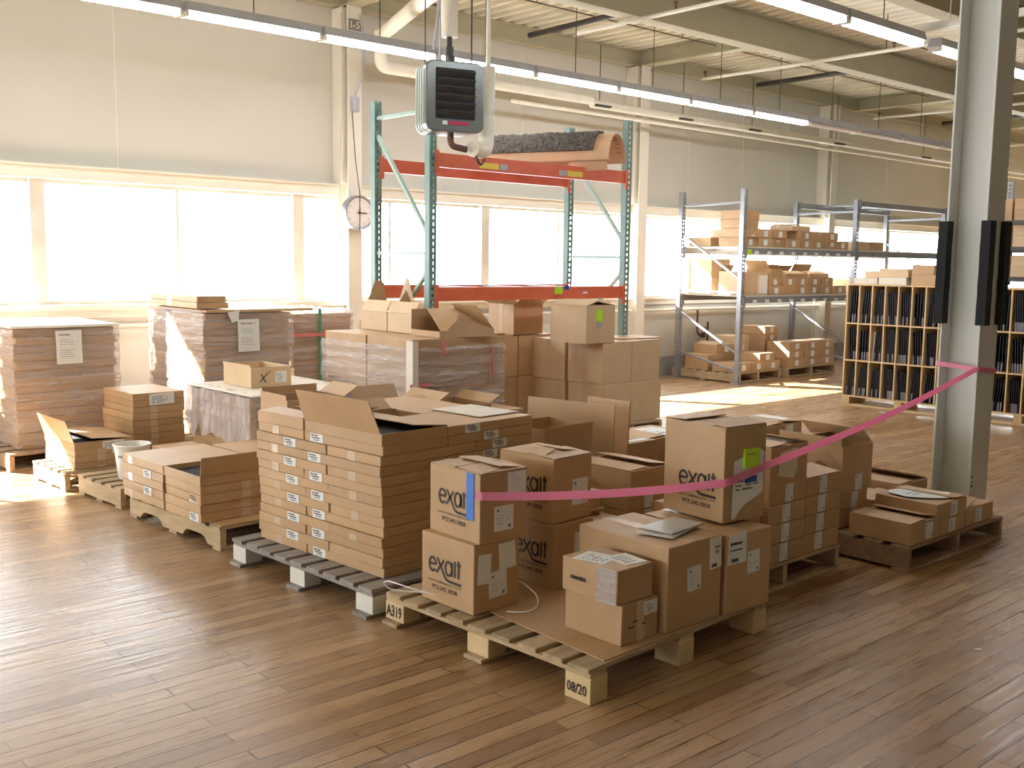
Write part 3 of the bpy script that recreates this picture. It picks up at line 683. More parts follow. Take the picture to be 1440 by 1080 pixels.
pallet('pallet farther back behind the labelled cartons, under flat lidded boxes', 5.22, 4.0, 1.2, 1.1, 0, 'stringer', None, 7)
pallet('pallet of the plain brown cartons in the sunlit middle of the hall', 6.93, 6.55, .85, .95, 0, 'stringer', None, 7)
pallet('pallet under the two-high brown cartons behind the wrapped block', 6.24, 7.49, .95, 1.05, 0, 'stringer', None, 7)
pallet('sunlit pallet on the floor under the grey rack, left one', 11.98, 8.78, 1.12, 1.15, 0, 'stringer', None, 7)
pallet('sunlit pallet on the floor under the grey rack, right one', 13.30, 8.80, 1.32, 1.1, 0, 'stringer', None, 7)

# ------------------------------------------------------------------ foreground pallet
sh = MB(); c_, s_ = math.cos(g1[2]), math.sin(g1[2])
def curve_pts(pts, n=8):
    P = [Vector(p) for p in pts]; P = [2 * P[0] - P[1]] + P + [2 * P[-1] - P[-2]]; out = []
    for i in range(1, len(P) - 2):
        for k in range(n):
            t = k / n; a, b, c, d = P[i - 1:i + 3]
            out.append(.5 * ((2 * b) + (c - a) * t + (2 * a - 5 * b + 4 * c - d) * t * t + (3 * b - a - 3 * c + d) * t ** 3))
    return out + [P[-2]]
def W1_(lx, ly, z): x, y = wpos(g1, lx, ly); return (x, y, z)
for (poly, z0) in (([(.10, .02), (1.20, .00), (1.21, 1.15), (.24, 1.15), (.16, .72)], .1405),):
    sh.add([W1_(a, b, z0) for a, b in poly] + [W1_(a, b, z0 + .004) for a, b in poly], [(0, 1, 2, 3, 4)[::-1], (5, 6, 7, 8, 9), (0, 1, 6, 5), (1, 2, 7, 6), (2, 3, 8, 7), (3, 4, 9, 8), (4, 0, 5, 9)])
tag(sh.build('cardboard_sheet', CARD), 'flat brown cardboard slip sheet lying on the foreground pallet', 'cardboard sheet')
ZP = .1455
dA = (.27, .35, .304)
a1 = carton('exalt box lower left at the pallet edge, with three white labels on its right side', (2.726, 3.305, ZP), dA, 2.5, nojit=True, flaps=[('W', .98, .13, 0), ('E', .98, .13, 1)])
logo(a1, dA, 'W', .048, .062, .225)
decal(a1, dA, 'S', .02, .13, .075, .13, n=5, seed=3, rot=-.05, marks='none'); decal(a1, dA, 'S', .15, .17, .10, .12, marks='none', rot=.06); decal(a1, dA, 'S', .09, .055, .105, .115, marks='tag', rot=.05, d=.003)
a2 = carton('exalt box on top at the left with blue tape holding the pink ribbon', (2.752, 3.30, ZP + .306), dA, 0, nojit=True, flaps=[('N', .96, .17, 2), ('S', .96, .16, 3), ('E', .9, .13, 7, .01), ('W', .95, .10, 3)])
logo(a2, dA, 'W', .062, .062, .225)
m = MB(); F = faces(*dA)['W']; F.rect(m, .262, .10, .05, .204, .0035, th=1); m.build('blue_tape', BLUE, a2)
decal(a2, dA, 'S', .155, .19, .105, .108, marks='none'); decal(a2, dA, 'S', .08, .045, .11, .11, marks='tag')
b1 = carton('exalt box at the bottom behind the pair at the pallet edge', (3.235, 3.345, ZP), dA, 2, nojit=True)
logo(b1, dA, 'W', .09, .062, .225); decal(b1, dA, 'S', .14, .10, .10, .15, marks='none', d=.002); decal(b1, dA, 'S', .10, .04, .11, .11, marks='tag', d=.004)
b2 = carton('exalt box on top behind the ribbon, flaps slightly sprung', (3.24, 3.36, ZP + .306), dA, 4, nojit=True, flaps=[('N', .97, .17, 1), ('S', .97, .165, 3), ('E', .6, .11, 9, .02), ('W', .6, .12, 10, .03)])
logo(b2, dA, 'W', .09, .062, .225); decal(b2, dA, 'S', .13, .07, .11, .125, marks='tag')
dB = (.225, .305, .166)
s1 = carton('small plain carton at the front corner of the foreground pallet, lower one', (2.948, 2.656, ZP), dB, 2, m=CARD, tape=[('S', .52, .05)])
decal(s1, dB, 'S', .135, .10, .085, .055, marks='lines', n=4)
m = MB(); faces(*dB)['S'].lines(m, .04, .06, .13, .04, 2, 17, mi=0, d=.003, dens=.7, thick=.4); m.build('marker_writing', INK, s1)
dC = (.215, .30, .142)
s2 = carton('small carton wrapped in clear tape with white papers on top, upper one', (2.925, 2.665, ZP + .168), dC, 1)
decal(s2, dC, 'T', .03, .10, .13, .15, name='address_paper', marks='lines', n=5, rot=.2, seed=5); decal(s2, dC, 'T', .09, .03, .11, .14, name='address_paper', marks='lines', n=4, rot=-.15, seed=8, d=.003)
m = MB(); F = faces(*dC)['W']; F.rect(m, .19, .0, .105, .14, .0015, th=1); m.build('clear_film', FILM, s2)
m = MB(); F.lines(m, .05, .05, .12, .035, 1, 4, d=.003, mi=0, dens=.9, thick=.5); m.build('marker_writing', INK, s2)
dD = (.355, .51, .362)
c1 = carton('wide taped carton at the middle of the foreground pallet, grey boards on top', (3.195, 2.635, ZP), dD, 0, tape=[('T', .5, .06)])
decal(c1, dD, 'S', .13, .15, .09, .105, marks='tag', rot=.05)
dE = (.30, .50, .352)
c2 = carton('carton at the right end of the foreground pallet with a torn white sheet', (3.575, 2.625, ZP), dE, -3, tape=[('T', .5, .06)])
decal(c2, dE, 'S', .14, .16, .085, .10, marks='tag', rot=.03)
for o_, dm, u, w, tt in ((c1, dD, .275, .078, ('Item', 'Qty')), (c2, dE, .006, .12, None)):
    F = faces(*dm)['S']; m = MB(); F.rect(m, u, .22, w, .135, .0025, rot=.05 if tt else 0, th=1)
    if tt: F.text(m, 'Item', u + .03, .31, h=.015, d=.004, bold=.02); F.text(m, 'Qty', u + .03, .285, h=.017, d=.004, bold=.02); F.lines(m, u + .01, .222, .06, .03, 1, 3, d=.004, thick=.6)
    else: F.lines(m, u + .01, .30, .09, .02, 1, 5, d=.004, dens=1, thick=.7); F.lines(m, u + .01, .275, .09, .018, 1, 6, d=.004, dens=1, thick=.4); F.lines(m, u + .02, .222, .06, .03, 1, 9, d=.004, thick=.6)
    m.build('torn_sheet', [PAPER, INK], o_)
tp = ZP + .364
for k, (x, y, rz, lb) in enumerate(((3.30, 2.70, .25, 'lower of two grey-white sample boards lying on the wide carton'), (3.325, 2.725, .12, 'upper of two grey-white sample boards lying on the wide carton'))):
    m = MB(); m.box(0, .26, 0, .17, 0, .006); o_ = m.build('sample_board', plain('pale_board_%d' % k, (.50, .49, .46), rough=.4), None, (x, y, tp + .006 + k * .008), (R(-1.0), 0, rz), bevel=.001); tag(o_, lb, 'sample board')
dF = (.275, .37, .43)
c3 = carton('tall exalt box standing on the big cartons, lime note and paper on its side', (3.68, 2.735, ZP + .366), dF, -5, nojit=True, flaps=[('S', .96, .11, 8), ('N', .96, .13, 3), ('E', .6, .12, 200, .03)])
logo(c3, dF, 'W', .095, .055, .235)
F = faces(*dF)['S']; m = MB(); F.poly(m, [(.055, .015), (.075, .01), (.11, .05), (.15, .075), (.22, .10), (.262, .12), (.262, .30), (.24, .315), (.06, .275)], .002)
F.lines(m, .075, .135, .17, .075, 4, 11, d=.003, dens=.9, thick=.4); F.lines(m, .17, .215, .08, .03, 1, 12, d=.003, dens=1, thick=.5)
m.build('handwritten_paper', [PAPER, INK], c3)
m = MB(); F.rect(m, .12, .238, .10, .09, .0125, rot=-.03, th=1); F.lines(m, .13, .295, .08, .02, 1, 4, d=.0135, dens=1, thick=.25); m.build('lime_note', [LIME, INKP], c3)
m = MB(); F.rect(m, .135, .172, .07, .028, .0128, th=1); F.rect(m, .14, .201, .06, .032, .0132, 1, th=1); F.lines(m, .145, .206, .05, .02, 1, 4, d=.0142, mi=2, dens=1); m.build('blue_label', [DBLUE, PAPER, INKP], c3)
# white strap loops
tag(MB().tube(curve_pts([W1_(.20, .66, .151), W1_(.26, .60, .151), W1_(.34, .61, .158), W1_(.385, .67, .19), W1_(.37, .78, .23), W1_(.33, .84, .20)]), .003, 6).build('strapping_band', STRAP), 'thin white strapping end curling out right of the lower exalt box', 'strap')
tag(MB().tube(curve_pts([W1_(.02, .92, .20), W1_(-.03, 1.05, .215), W1_(-.02, 1.2, .205), W1_(-.01, 1.25, .18), W1_(.02, 1.22, .152), W1_(.10, 1.10, .15), W1_(.14, .95, .151)]), .003, 6).build('strapping_band', STRAP), 'white strapping loop curling left of the lower exalt box above the A319 block', 'strap')

# ------------------------------------------------------------------ tall stack of flat cartons (grey pallet)
gm = (2.725, 3.985, R(5.0)); LB, SB = .625, .425; TOT = LB + SB
HL = .0495; z = .142
def flat(label, g, lx, ly, dx, dy, z, h, group, lab=None, tape_=None, name='flat_carton', m=None, jit=.004):
    x, y = wpos(g, lx + rnd.uniform(-jit, jit), ly + rnd.uniform(-jit, jit))
    o = carton(label, (x, y, z), (dx - .004, dy - .004, h - .001), math.degrees(g[2]) + rnd.uniform(-.4, .4), group, name=name, cat='carton', m=m)
    d = (dx - .004, dy - .004, h - .001)
    if lab:
        fc, u = lab; F = faces(*d)[fc]; mb = MB(); F.rect(mb, u, .002, .105, h - .005, .0016, th=1)
        for k, (vv, hh, w0) in enumerate(((.66, .22, .0), (.38, .20, .003), (.14, .16, .018))):
            F.lines(mb, u + .01 + w0, .003 + (h - .008) * vv, .085 - 2 * w0, (h - .008) * hh, 1, 21 + k, d=.0024, dens=.95, thick=.9)
        mb.build('printed_label', [PAPER, INK], o)
    if tape_:
        fc, u = tape_; F = faces(*d)[fc]; mb = MB(); F.rect(mb, u, .0005, .06, h - .003, .0012, th=1); mb.build('tape', TAPE, o)
    return o
lay = ['bottom', 'second', 'third', 'fourth', 'fifth', 'sixth', 'seventh', 'eighth', 'ninth', 'tenth', 'eleventh', 'twelfth', 'thirteenth', 'top']
for i in range(14):
    A = (i % 2 == 0) or i == 13
    ox = rnd.uniform(-.006, .006) + (.0 if i < 9 else -.01)
    zz = z + i * HL
    spots = ([('near left', 0, 0, SB, LB), ('near right', SB, 0, LB, SB), ('far right', LB, SB, SB, LB), ('far left', 0, LB, LB, SB)] if A else
             [('near left', 0, 0, LB, SB), ('near right', LB, 0, SB, LB), ('far right', SB, LB, LB, SB), ('far left', 0, SB, SB, LB)])
    if i == 13: spots = [s for s in spots if 'left' not in s[0]]
    for (w, lx, ly, dx, dy) in spots:
        lab = tp_ = None
        if w == 'near left': lab, tp_ = (('W', .05), None) if A else (None, ('W', .17))
        if w == 'far left': lab, tp_ = (None, ('W', .14)) if A else (('W', .26), None)
        if w == 'near right': lab, tp_ = (('S', .25), None) if A else (None, ('S', .17))
        if w == 'near right' and i in (11, 13): lab, tp_ = ('S', .12), None
        flat('flat brown carton in the tall grey-pallet stack, %s layer, %s corner' % (lay[i], w), gm, lx + ox, ly, dx, dy, zz, HL, 'flat cartons of the tall stack', lab, tp_, m=CARDW if False else None)
# open flat carton on the near-left corner with its lid raised
x, y = wpos(gm, -.005, 0); zz = z + 13 * HL
d = (SB - .008, LB - .012, HL + .006)
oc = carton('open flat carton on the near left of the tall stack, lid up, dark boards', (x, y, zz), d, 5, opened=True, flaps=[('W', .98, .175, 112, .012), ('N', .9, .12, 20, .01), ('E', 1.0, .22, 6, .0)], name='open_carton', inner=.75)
x, y = wpos(gm, -.004, LB + .006)
carton('second opened flat carton on the tall stack, behind the raised lid', (x, y, zz + .001), (LB - .012, SB - .012, .055), 5, opened=True, flaps=[('W', .95, .12, 5), ('S', .9, .1, 35)], name='open_carton')
x, y = wpos(gm, .66, .02); m = MB(); m.box(0, .30, 0, .38, 0, .004)
tag(m.build('white_board', CARDW, None, (*wpos(gm, .74, .10), z + 14 * HL + .003), R(5)), 'thin white sheet lying on the near right top of the tall flat-carton stack', 'sheet')

# ------------------------------------------------------------------ pallet 3 low flat cartons
g3 = (2.50, 5.475, R(3.0)); h3 = .0535
m = MB(); m.box(-.0, 1.0, -.09, 1.0, 0, .006); tag(m.build('cardboard_sheet', CARD, None, (2.56, 5.45, .141), R(4)), 'cardboard sheet sticking out under the low flat cartons on the notched pallet', 'cardboard sheet')
o5 = ['bottom', 'second', 'third', 'fourth', 'fifth', 'sixth']
for i in range(4):
    flat('flat carton of the near pile on the notched pallet, %s' % o5[i], g3, 0, 0, .56, .44, .148 + i * h3, h3, 'near pile on the notched pallet', ('W', .30) if i % 2 == 0 else None, ('S', .26) )
for i in range(5):
    flat('flat carton of the far pile on the notched pallet, %s' % o5[i], g3, 0, .46, .56, .56, .148 + i * h3, h3, 'far pile on the notched pallet', ('W', .30) if i % 2 == 1 else None, ('W', .08) if i % 2 == 0 else None)
    flat('flat carton of the hidden right pile on the notched pallet, %s' % o5[i], g3, .58, .04, .46, .90, .148 + i * h3, h3, 'right pile on the notched pallet', None, ('S', .2))
x, y = wpos(g3, 0, 0)
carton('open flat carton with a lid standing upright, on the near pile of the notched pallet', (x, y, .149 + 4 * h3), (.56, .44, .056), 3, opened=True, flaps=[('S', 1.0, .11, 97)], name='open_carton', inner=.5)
# bucket
bk = empty('plastic_bucket', (2.70, 6.98, .141)); tag(bk, 'cream white plastic bucket on the short pallet at left', 'bucket')
m = MB(); n = 36
def lathe(mb, prof, n=36, mi=0):
    vs = [(r * math.cos(2 * PI * k / n), r * math.sin(2 * PI * k / n), z_) for r, z_ in prof for k in range(n)]
    fs = [(i * n + k, i * n + (k + 1) % n, (i + 1) * n + (k + 1) % n, (i + 1) * n + k) for i in range(len(prof) - 1) for k in range(n)]
    mb.add(vs, fs, mi); return mb
lathe(m, [(0.001, 0), (.088, 0), (.094, .01), (.118, .22), (.126, .225), (.127, .238), (.119, .240), (.113, .22), (.089, .012), (.001, .012)]); m.build('bucket_body', BUCKET, bk, smooth=True)
F = Face(Matrix(((.7, 0, -.7, -.083), (-.7, 0, -.7, -.083), (0, 1, 0, .15), (0, 0, 0, 1)))); m = MB(); F.lines(m, -.045, 0, .09, .03, 1, 5, d=.004, mi=0, dens=1, thick=.6); m.build('printed_text', INKP, bk)

# ------------------------------------------------------------------ left piles
g5 = (2.475, 7.46, R(2)); h5 = .047
for i in range(3):
    flat('thin carton of the sunlit pile beneath the raised lid at left, %s' % o5[i], g5, 0, 0, .42, .58, .142 + i * h5, h5, 'sunlit pile at left', None, ('S', .16))
x, y = wpos(g5, 0, 0)
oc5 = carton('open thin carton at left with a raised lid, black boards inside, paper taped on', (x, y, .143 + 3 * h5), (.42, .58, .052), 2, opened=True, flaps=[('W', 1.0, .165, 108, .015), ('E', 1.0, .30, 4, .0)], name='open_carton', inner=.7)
decal(oc5, (.42, .58, .052), 'S', .20, -.015, .16, .06, name='paper_label', marks='lines', n=3); decal(oc5, (.42, .58, .052), 'S', .27, -.06, .06, .05, name='paper_slip', marks='none')
g6 = (3.02, 7.77, R(2)); h6 = .0525
for i in range(9):
    o = flat('thin carton of the taller pile behind the bucket, %s' % lay[i], g6, 0, 0, .42, .56, .142 + i * h6, h6, 'taller pile behind the bucket', None, ('S', .14) if i < 8 else None)
    if i == 8: decal(o, (.416, .556, h6), 'S', .13, -.045, .20, .085, name='paper_label', marks='lines', n=4, rot=.03, d=.009)
for i in range(3):
    flat('thin carton in the low pile between bucket pallet and draped stack, %s' % o5[i], (2.97, 6.86, 0), 0, 0, .32, .45, .142 + i * .05, .05, 'low pile behind the bucket', None, ('W', .1))
# ------------------------------------------------------------------ stretch film shells
def film(label, x0, x1, y0, y1, z0, z1, off=.018, fm=None, top=False, yaw=0, seed=1, name='stretch_wrap', nz=26, sag=0):
    r_ = random.Random(seed); mb = MB(); per = []
    def side(a, b, n): return [(a[0] + (b[0] - a[0]) * i / n, a[1] + (b[1] - a[1]) * i / n) for i in range(n)]
    hx, hy = (x1 - x0) / 2 + off, (y1 - y0) / 2 + off; cx, cy = (x0 + x1) / 2, (y0 + y1) / 2
    for a, b in (((-hx, -hy), (hx, -hy)), ((hx, -hy), (hx, hy)), ((hx, hy), (-hx, hy)), ((-hx, hy), (-hx, -hy))): per += side(a, b, 14)
    n = len(per); vs = []
    for j in range(nz + 1):
        zz = z0 + (z1 - z0) * j / nz; row = r_.uniform(-.4, 1) * .012
        for i, (a, b) in enumerate(per):
            k = 1 + (row + r_.uniform(-.004, .006)) / max(hx, hy)
            dz = r_.uniform(-.012, .012) - (sag * (1 if j == 0 else 0) * r_.random())
            vs.append((a * k, b * k, zz + dz))
    fs = [(j * n + i, j * n + (i + 1) % n, (j + 1) * n + (i + 1) % n, (j + 1) * n + i) for j in range(nz) for i in range(n)]
    if top:
        # gathered top sheet
        vs += [(a * .82, b * .82, z1 + .012 + r_.uniform(-.004, .008)) for a, b in per]
        fs += [(nz * n + i, nz * n + (i + 1) % n, (nz + 1) * n + (i + 1) % n, (nz + 1) * n + i) for i in range(n)]
    mb.add(vs, fs)
    o = mb.build(name, fm or FILM, None, (cx, cy, 0), R(yaw), smooth=False)
    return tag(o, label, 'plastic film')
def sheet_paper(label, face, x, y, z, w, h, seed=3):
    """letter-size packing sheet taped on the film, facing -Y"""
    m = MB(); F = Face(Matrix(((1, 0, 0, x), (0, 0, -1, y), (0, 1, 0, z), (0, 0, 0, 1))))
    pts = [(0, 0), (w, .004), (w - .004, h * .72), (w * .98, h), (-.006, h * .99), (-.002, h * .7)]
    F.poly(m, pts, 0); F.poly(m, pts[::-1], -.001)
    F.lines(m, w * .12, h * .82, w * .75, h * .1, 1, seed, d=.001, dens=.8, thick=.5); F.lines(m, w * .14, h * .56, w * .75, h * .2, 3, seed + 1, d=.001, thick=.25); F.lines(m, w * .14, h * .2, w * .72, h * .26, 4, seed + 2, d=.001, dens=1, thick=.25)
    return tag(m.build('packing_slip', [PAPER, INKP]), label, 'paper')
def layers(prefix, x0, y0, dx, dy, z0, z1, n, group, split=1, wob=.012, m=None):
    h = (z1 - z0) / n
    for i in range(n):
        a = rnd.uniform(-wob, wob); b = rnd.uniform(-wob, wob)
        if split == 1: segs = [(0, dx)]
        else: segs = [(0, dx * .5), (dx * .5, dx * .5)]
        for k, (s0, sw) in enumerate(segs):
            lb = '%s, layer %d from the bottom%s' % (prefix, i + 1, '' if split == 1 else (' left' if k == 0 else ' right'))
            carton(lb, (x0 + s0 + a, y0 + b, z0 + i * h), (sw - .004, dy, h - .0015), rnd.uniform(-.5, .5), group, name='flat_carton', cat='carton', m=m, jit=.005)
# far-left wrapped stack
layers('wrapped flat carton of the far left stack', 2.40, 8.50, .78, 1.0, .142, 1.085, 15, 'wrapped far left stack')
film('cloudy stretch film around the far left stack with a packing slip', 2.40, 3.18, 8.50, 9.5, .20, 1.10, seed=3, sag=.1)
tag(MB().box(0, .84, 0, 1.06, 0, .02, jit=.01).build('top_cap', CARDW, None, (2.36, 8.47, 1.092), R(1), bevel=.003), 'pale sunlit cap sheet on the far left wrapped stack', 'cardboard sheet')
sheet_paper('white packing slip taped to the far left wrapped stack', None, 2.70, 8.468, .80, .20, .27)
# second wrapped stack by the window with long boxes
layers('wrapped flat carton of the stack with long boxes on top', 3.79, 8.16, .80, 1.08, .142, 1.19, 17, 'wrapped stack under the long boxes')
film('bright sunlit stretch film around the stack topped by long boxes', 3.79, 4.59, 8.16, 9.24, .30, 1.21, seed=5)
tag(MB().box(-.05, .98, -.05, 1.1, 0, .022).build('top_cap', CARD, None, (3.84, 8.17, 1.2), R(1.5), bevel=.003), 'brown cap sheet overhanging the wrapped stack with long boxes', 'cardboard sheet')
sheet_paper('white packing slip taped on the wrapped stack under the long boxes', None, 4.08, 8.125, .86, .20, .28, 6)
m = MB(); F = Face(Matrix(((1, 0, 0, 3.98), (0, 0, -1, 8.115), (0, 1, 0, 1.11), (0, 0, 0, 1)))); F.poly(m, [(0, .09), (.11, .11), (.10, .02), (.04, 0)], 0); tag(m.build('paper_scrap', PAPER), 'small torn paper hanging over the edge above the packing slip', 'paper')
for k, (zz, dx) in enumerate(((1.232, .28), (1.285, .26))):
    carton('long flat carton laid on top of the window-side wrapped stack, %s' % ('lower' if k == 0 else 'upper'), (3.74, 8.18, zz), (dx, 1.02, .051), -1, 'long cartons on the wrapped stack', name='long_carton', cat='carton', tape=[('W', .45, .12)])
# wrapped stack with green strap
for i in range(4):
    carton('bulging wrapped carton of the green strapped stack, layer %d from the bottom' % (i + 1), (4.92 + rnd.uniform(-.01, .01), 8.66, .142 + i * .25), (.62, .95, .248), rnd.uniform(-1, 1), 'green strapped stack', m=CARD, jit=.012)
film('clear film with red printed tape around the green strapped stack', 4.92, 5.54, 8.66, 9.61, .2, 1.17, seed=8)
m = MB(); m.box(5.15, 5.18, 8.60, 8.612, .16, 1.19); m.box(5.15, 5.18, 8.612, 9.66, 1.178, 1.19); tag(m.build('strapping_band', GREENS), 'green vertical strap on the wrapped stack left of the centre block', 'strap')
m = MB(); m.box(4.88, 5.58, 8.592, 8.599, .93, .96); tag(m.build('printed_tape', REDT), 'red printed tape band on the green strapped stack', 'tape')
# centre block: one very large carton + wrapped neighbours
for i, (x_, y_, w_, d_, lb) in enumerate(((4.32, 5.94, .82, .58, 'very large wrapped carton at the centre, near one'), (4.32, 6.53, .82, .58, 'very large wrapped carton at the centre, far one'))):
    cc = carton(lb, (x_, y_, .142), (w_, d_, .955), 0, 'very large wrapped cartons', m=CARD, jit=.006)
    if i == 0: decal(cc, (w_, d_, .955), 'S', .44, .84, .19, .08, marks='lines', n=3)
film('wrinkled shiny stretch film around the very large cartons at the centre', 4.32, 5.14, 5.94, 7.11, .16, 1.04, off=.022, seed=11, nz=34)
m = MB()
for (x_, z_, w_, h_) in ((4.33, .98, .03, .11), (4.55, .98, .025, .10), (4.58, .99, .02, .10), (5.03, .80, .02, .22), (5.00, .77, .015, .2)): m.box(x_, x_ + w_ * .5, 5.898, 5.902, z_, z_ + h_)
m.box(4.27, 4.45, 5.898, 5.902, .76, .785); tag(m.build('printed_tape', REDT), 'scraps of red printed tape on the big wrapped block', 'tape')
m = MB(); m.box(4.282, 4.288, 5.892, 5.97, .16, 1.09); m.box(4.282, 4.33, 5.888, 5.894, .16, 1.09); tag(m.build('corner_guard', CARDW), 'pale corner guard strip up the near corner of the wrapped block', 'corner guard')
for k in range(2): carton('pale sunlit carton in the row on the wrapped block, %s' % ('near one', 'far one')[k], (4.64, 6.36 + .37 * k, 1.10), (.34, .36, .15), 0, m=CARDL, flaps=[('W', .97, .1, 60)])  # paler cardboard stands in for sun whitening the left faces
carton('open carton with long dark flaps splayed on the wrapped block, right', (4.58, 5.97, 1.10), (.52, .35, .045), 0, opened=True, flaps=[('S', .95, .34, 26, .10), ('E', .95, .24, 50, .02), ('N', 1.0, .15, 88)])
tag(MB().prism([(0, 0), (.46, 0), (.43, .05), (.24, .13), (.15, .17), (.14, .13), (.07, .08)], 0, .006, 'y').build('torn_cardboard', CARDI, None, (4.60, 5.955, 1.10), (R(-16), 0, R(-8))), 'ragged dark torn cardboard flap leaning over the wrapped block front edge', 'cardboard sheet')
carton('carton behind the wrapped block with pointed flaps raised beside the rack post', (4.97, 7.22, .77), (.35, .40, .37), 0, opened=True, flaps=[('S', .95, .27, 100, .165), ('E', .95, .36, 92, .17), ('N', .9, .34, 84, .12)])
for k in range(2): carton('brown carton under the pointed-flap one behind the wrapped block, %s' % ('lower', 'upper')[k], (4.97, 7.22, .0 + k * .385), (.35, .42, .383), 0, 'cartons behind the wrapped block')
# two-high stack behind, with an open carton on top
for k in range(2):
    for j in range(2):
        carton('large brown carton behind the wrapped block, %s row, %s' % (('lower', 'upper')[k], ('left', 'right')[j]), (6.28 + .47 * j, 7.53, .142 + k * .403), (.462, .44, .40), 0, 'large cartons two high')
carton('open carton with four flaps out on the two-high stack under the orange beam', (6.69, 7.54, .95), (.37, .40, .30), -3, opened=True, flaps=[('W', .98, .20, 158, .01), ('S', .98, .17, 150, .02), ('E', .98, .2, 150), ('N', .98, .2, 150)], tape=[('W', .5, .06)])
carton('thin flattened carton lying on the two-high stack', (6.30, 7.56, .95), (.30, .40, .02), 0, name='flattened_carton')

# plain cartons in the middle of the hall
dG = (.425, .44, .385)
k = 0
for r_ in range(2):
    for (x_, y_, ps) in ((6.98, 6.62, 'near left'), (7.41, 6.63, 'near right'), (6.96, 7.09, 'far left')):
        o = carton('plain large carton in the middle of the hall, %s layer, %s' % (('lower', 'upper')[r_], ps), (x_ + rnd.uniform(-.006, .006), y_, .142 + r_ * .387), dG, rnd.uniform(-1, 1) + (2 if r_ else 0), 'plain large cartons in mid hall', m=CARDL, tape=[('W', .5, .07)], flaps=[('W', 1, .2, 1), ('E', 1, .2, 1)] if r_ else ())
tc_ = carton('plain carton on top of the mid-hall cartons, with a lime note and sprung flaps', (6.74, 6.60, .922), (.40, .45, .345), 3, m=CARDL, opened=True, flaps=[('W', .98, .2, 14), ('E', .98, .2, 9), ('S', .98, .16, 4)])
decal(tc_, (.40, .45, .345), 'S', .13, .20, .09, .11, name='lime_note', m=LIME, marks='none', d=.004); decal(tc_, (.40, .45, .345), 'S', .145, .145, .07, .05, name='grey_label', m=MGREY, marks='none', d=.003)
tag(MB().box(0, .52, 0, .40, 0, .012).build('cardboard_sheet', CARD, None, (7.42, 6.78, .922), R(-6)), 'flat grey-brown sheet on the right of the mid-hall cartons', 'cardboard sheet')

# draped low stack with open carton
layers('carton of the low film-draped stack left of centre', 3.37, 6.53, .88, .97, .142, .68, 5, 'low film-draped stack', 2, .02)
film('white milky film draped over the low stack left of centre', 3.37, 4.25, 6.53, 7.50, .42, .69, off=.025, fm=MILK, top=True, seed=15, nz=8, sag=.12)
dO = (.33, .44, .15)
oc_ = carton('open carton marked X on the draped low stack', (3.56, 6.90, .708), dO, 0, opened=True, m=CARDL, flaps=[('W', 1, .015, 90)])
decal(oc_, dO, 'S', .20, .03, .09, .085, marks='lines', n=5)
m = MB(); F = faces(*dO)['S']; F.stroke(m, [(.07, .04), (.13, .10)], .008, d=.002); F.stroke(m, [(.08, .10), (.12, .035)], .008, d=.002); F.stroke(m, [(.12, .09), (.16, .12)], .006, d=.002); m.build('marker_x', INK, oc_)
tag(MB().box(0, .90, 0, .98, 0, .008, jit=.012).build('foam_sheet', CARDW, None, (3.36, 6.52, .697), R(1)), 'white foam sheet over the top of the draped low stack', 'sheet')
# open cartons behind the tall stack
for k, (x_, y_, z_, dx, dy, h_, lb, fl) in enumerate((
    (3.14, 5.62, .418, .42, .34, .37, 'left, white sheet behind it', [('W', .95, .03, 90), ('N', .95, .05, 92), ('E', .9, .12, 150)]),
    (3.70, 5.36, .142, .40, .42, .585, 'middle', [('S', .95, .12, 20, .02), ('E', .95, .12, 150), ('N', .9, .10, 120)]),
    (4.14, 5.36, .142, .42, .42, .55, 'right', [('W', .95, .12, 8), ('N', .95, .05, 92), ('E', .95, .1, 150)]))):
    carton('open carton behind the tall flat-carton stack, %s' % lb, (x_, y_, z_), (dx, dy, h_), 0, opened=True, flaps=fl)
carton('carton behind the tall flat-carton stack, last at right, closed', (4.58, 5.36, .142), (.28, .40, .49), 0)
# open carton and leaning sheets right of the tall stack
for k in range(2): carton('labelled carton under the tall open carton behind the exalt boxes, %s' % ('lower', 'upper')[k], (3.95, 4.16, .142 + k * .145), (.34, .40, .143), 2, 'cartons under the open carton')
dM = (.40, .36, .285)
om = carton('tall open empty carton behind the exalt boxes', (3.945, 4.17, .433), dM, 2, opened=True, jit=.01, flaps=[('S', 1, .012, 88)])
decal(om, dM, 'S', .27, .03, .03, .07, marks='none')
for (x_, y_, ln, hh, yaw, z_, lb) in ((4.43, 4.86, .66, .37, -80, .43, 'long leaning brown cardboard sheet behind the tall open carton'), (4.84, 4.74, .36, .64, -88, .142, 'grey-brown cardboard sheet standing right of the long one')):
    m = MB(); m.box(0, ln, 0, .01, 0, hh); tag(m.build('leaning_sheet', CARD, None, (x_, y_, z_), (R(-3), 0, R(yaw))), lb, 'cardboard sheet')
for i, (x_, y_, z_, lb) in enumerate(((4.37, 4.22, .142, 'bottom'), (4.37, 4.22, .285, 'middle'))):
    carton('brown carton under the leaning cardboard sheets, %s' % lb, (x_, y_, z_), (.36, .60, .141), 0, 'cartons under the leaning sheets')

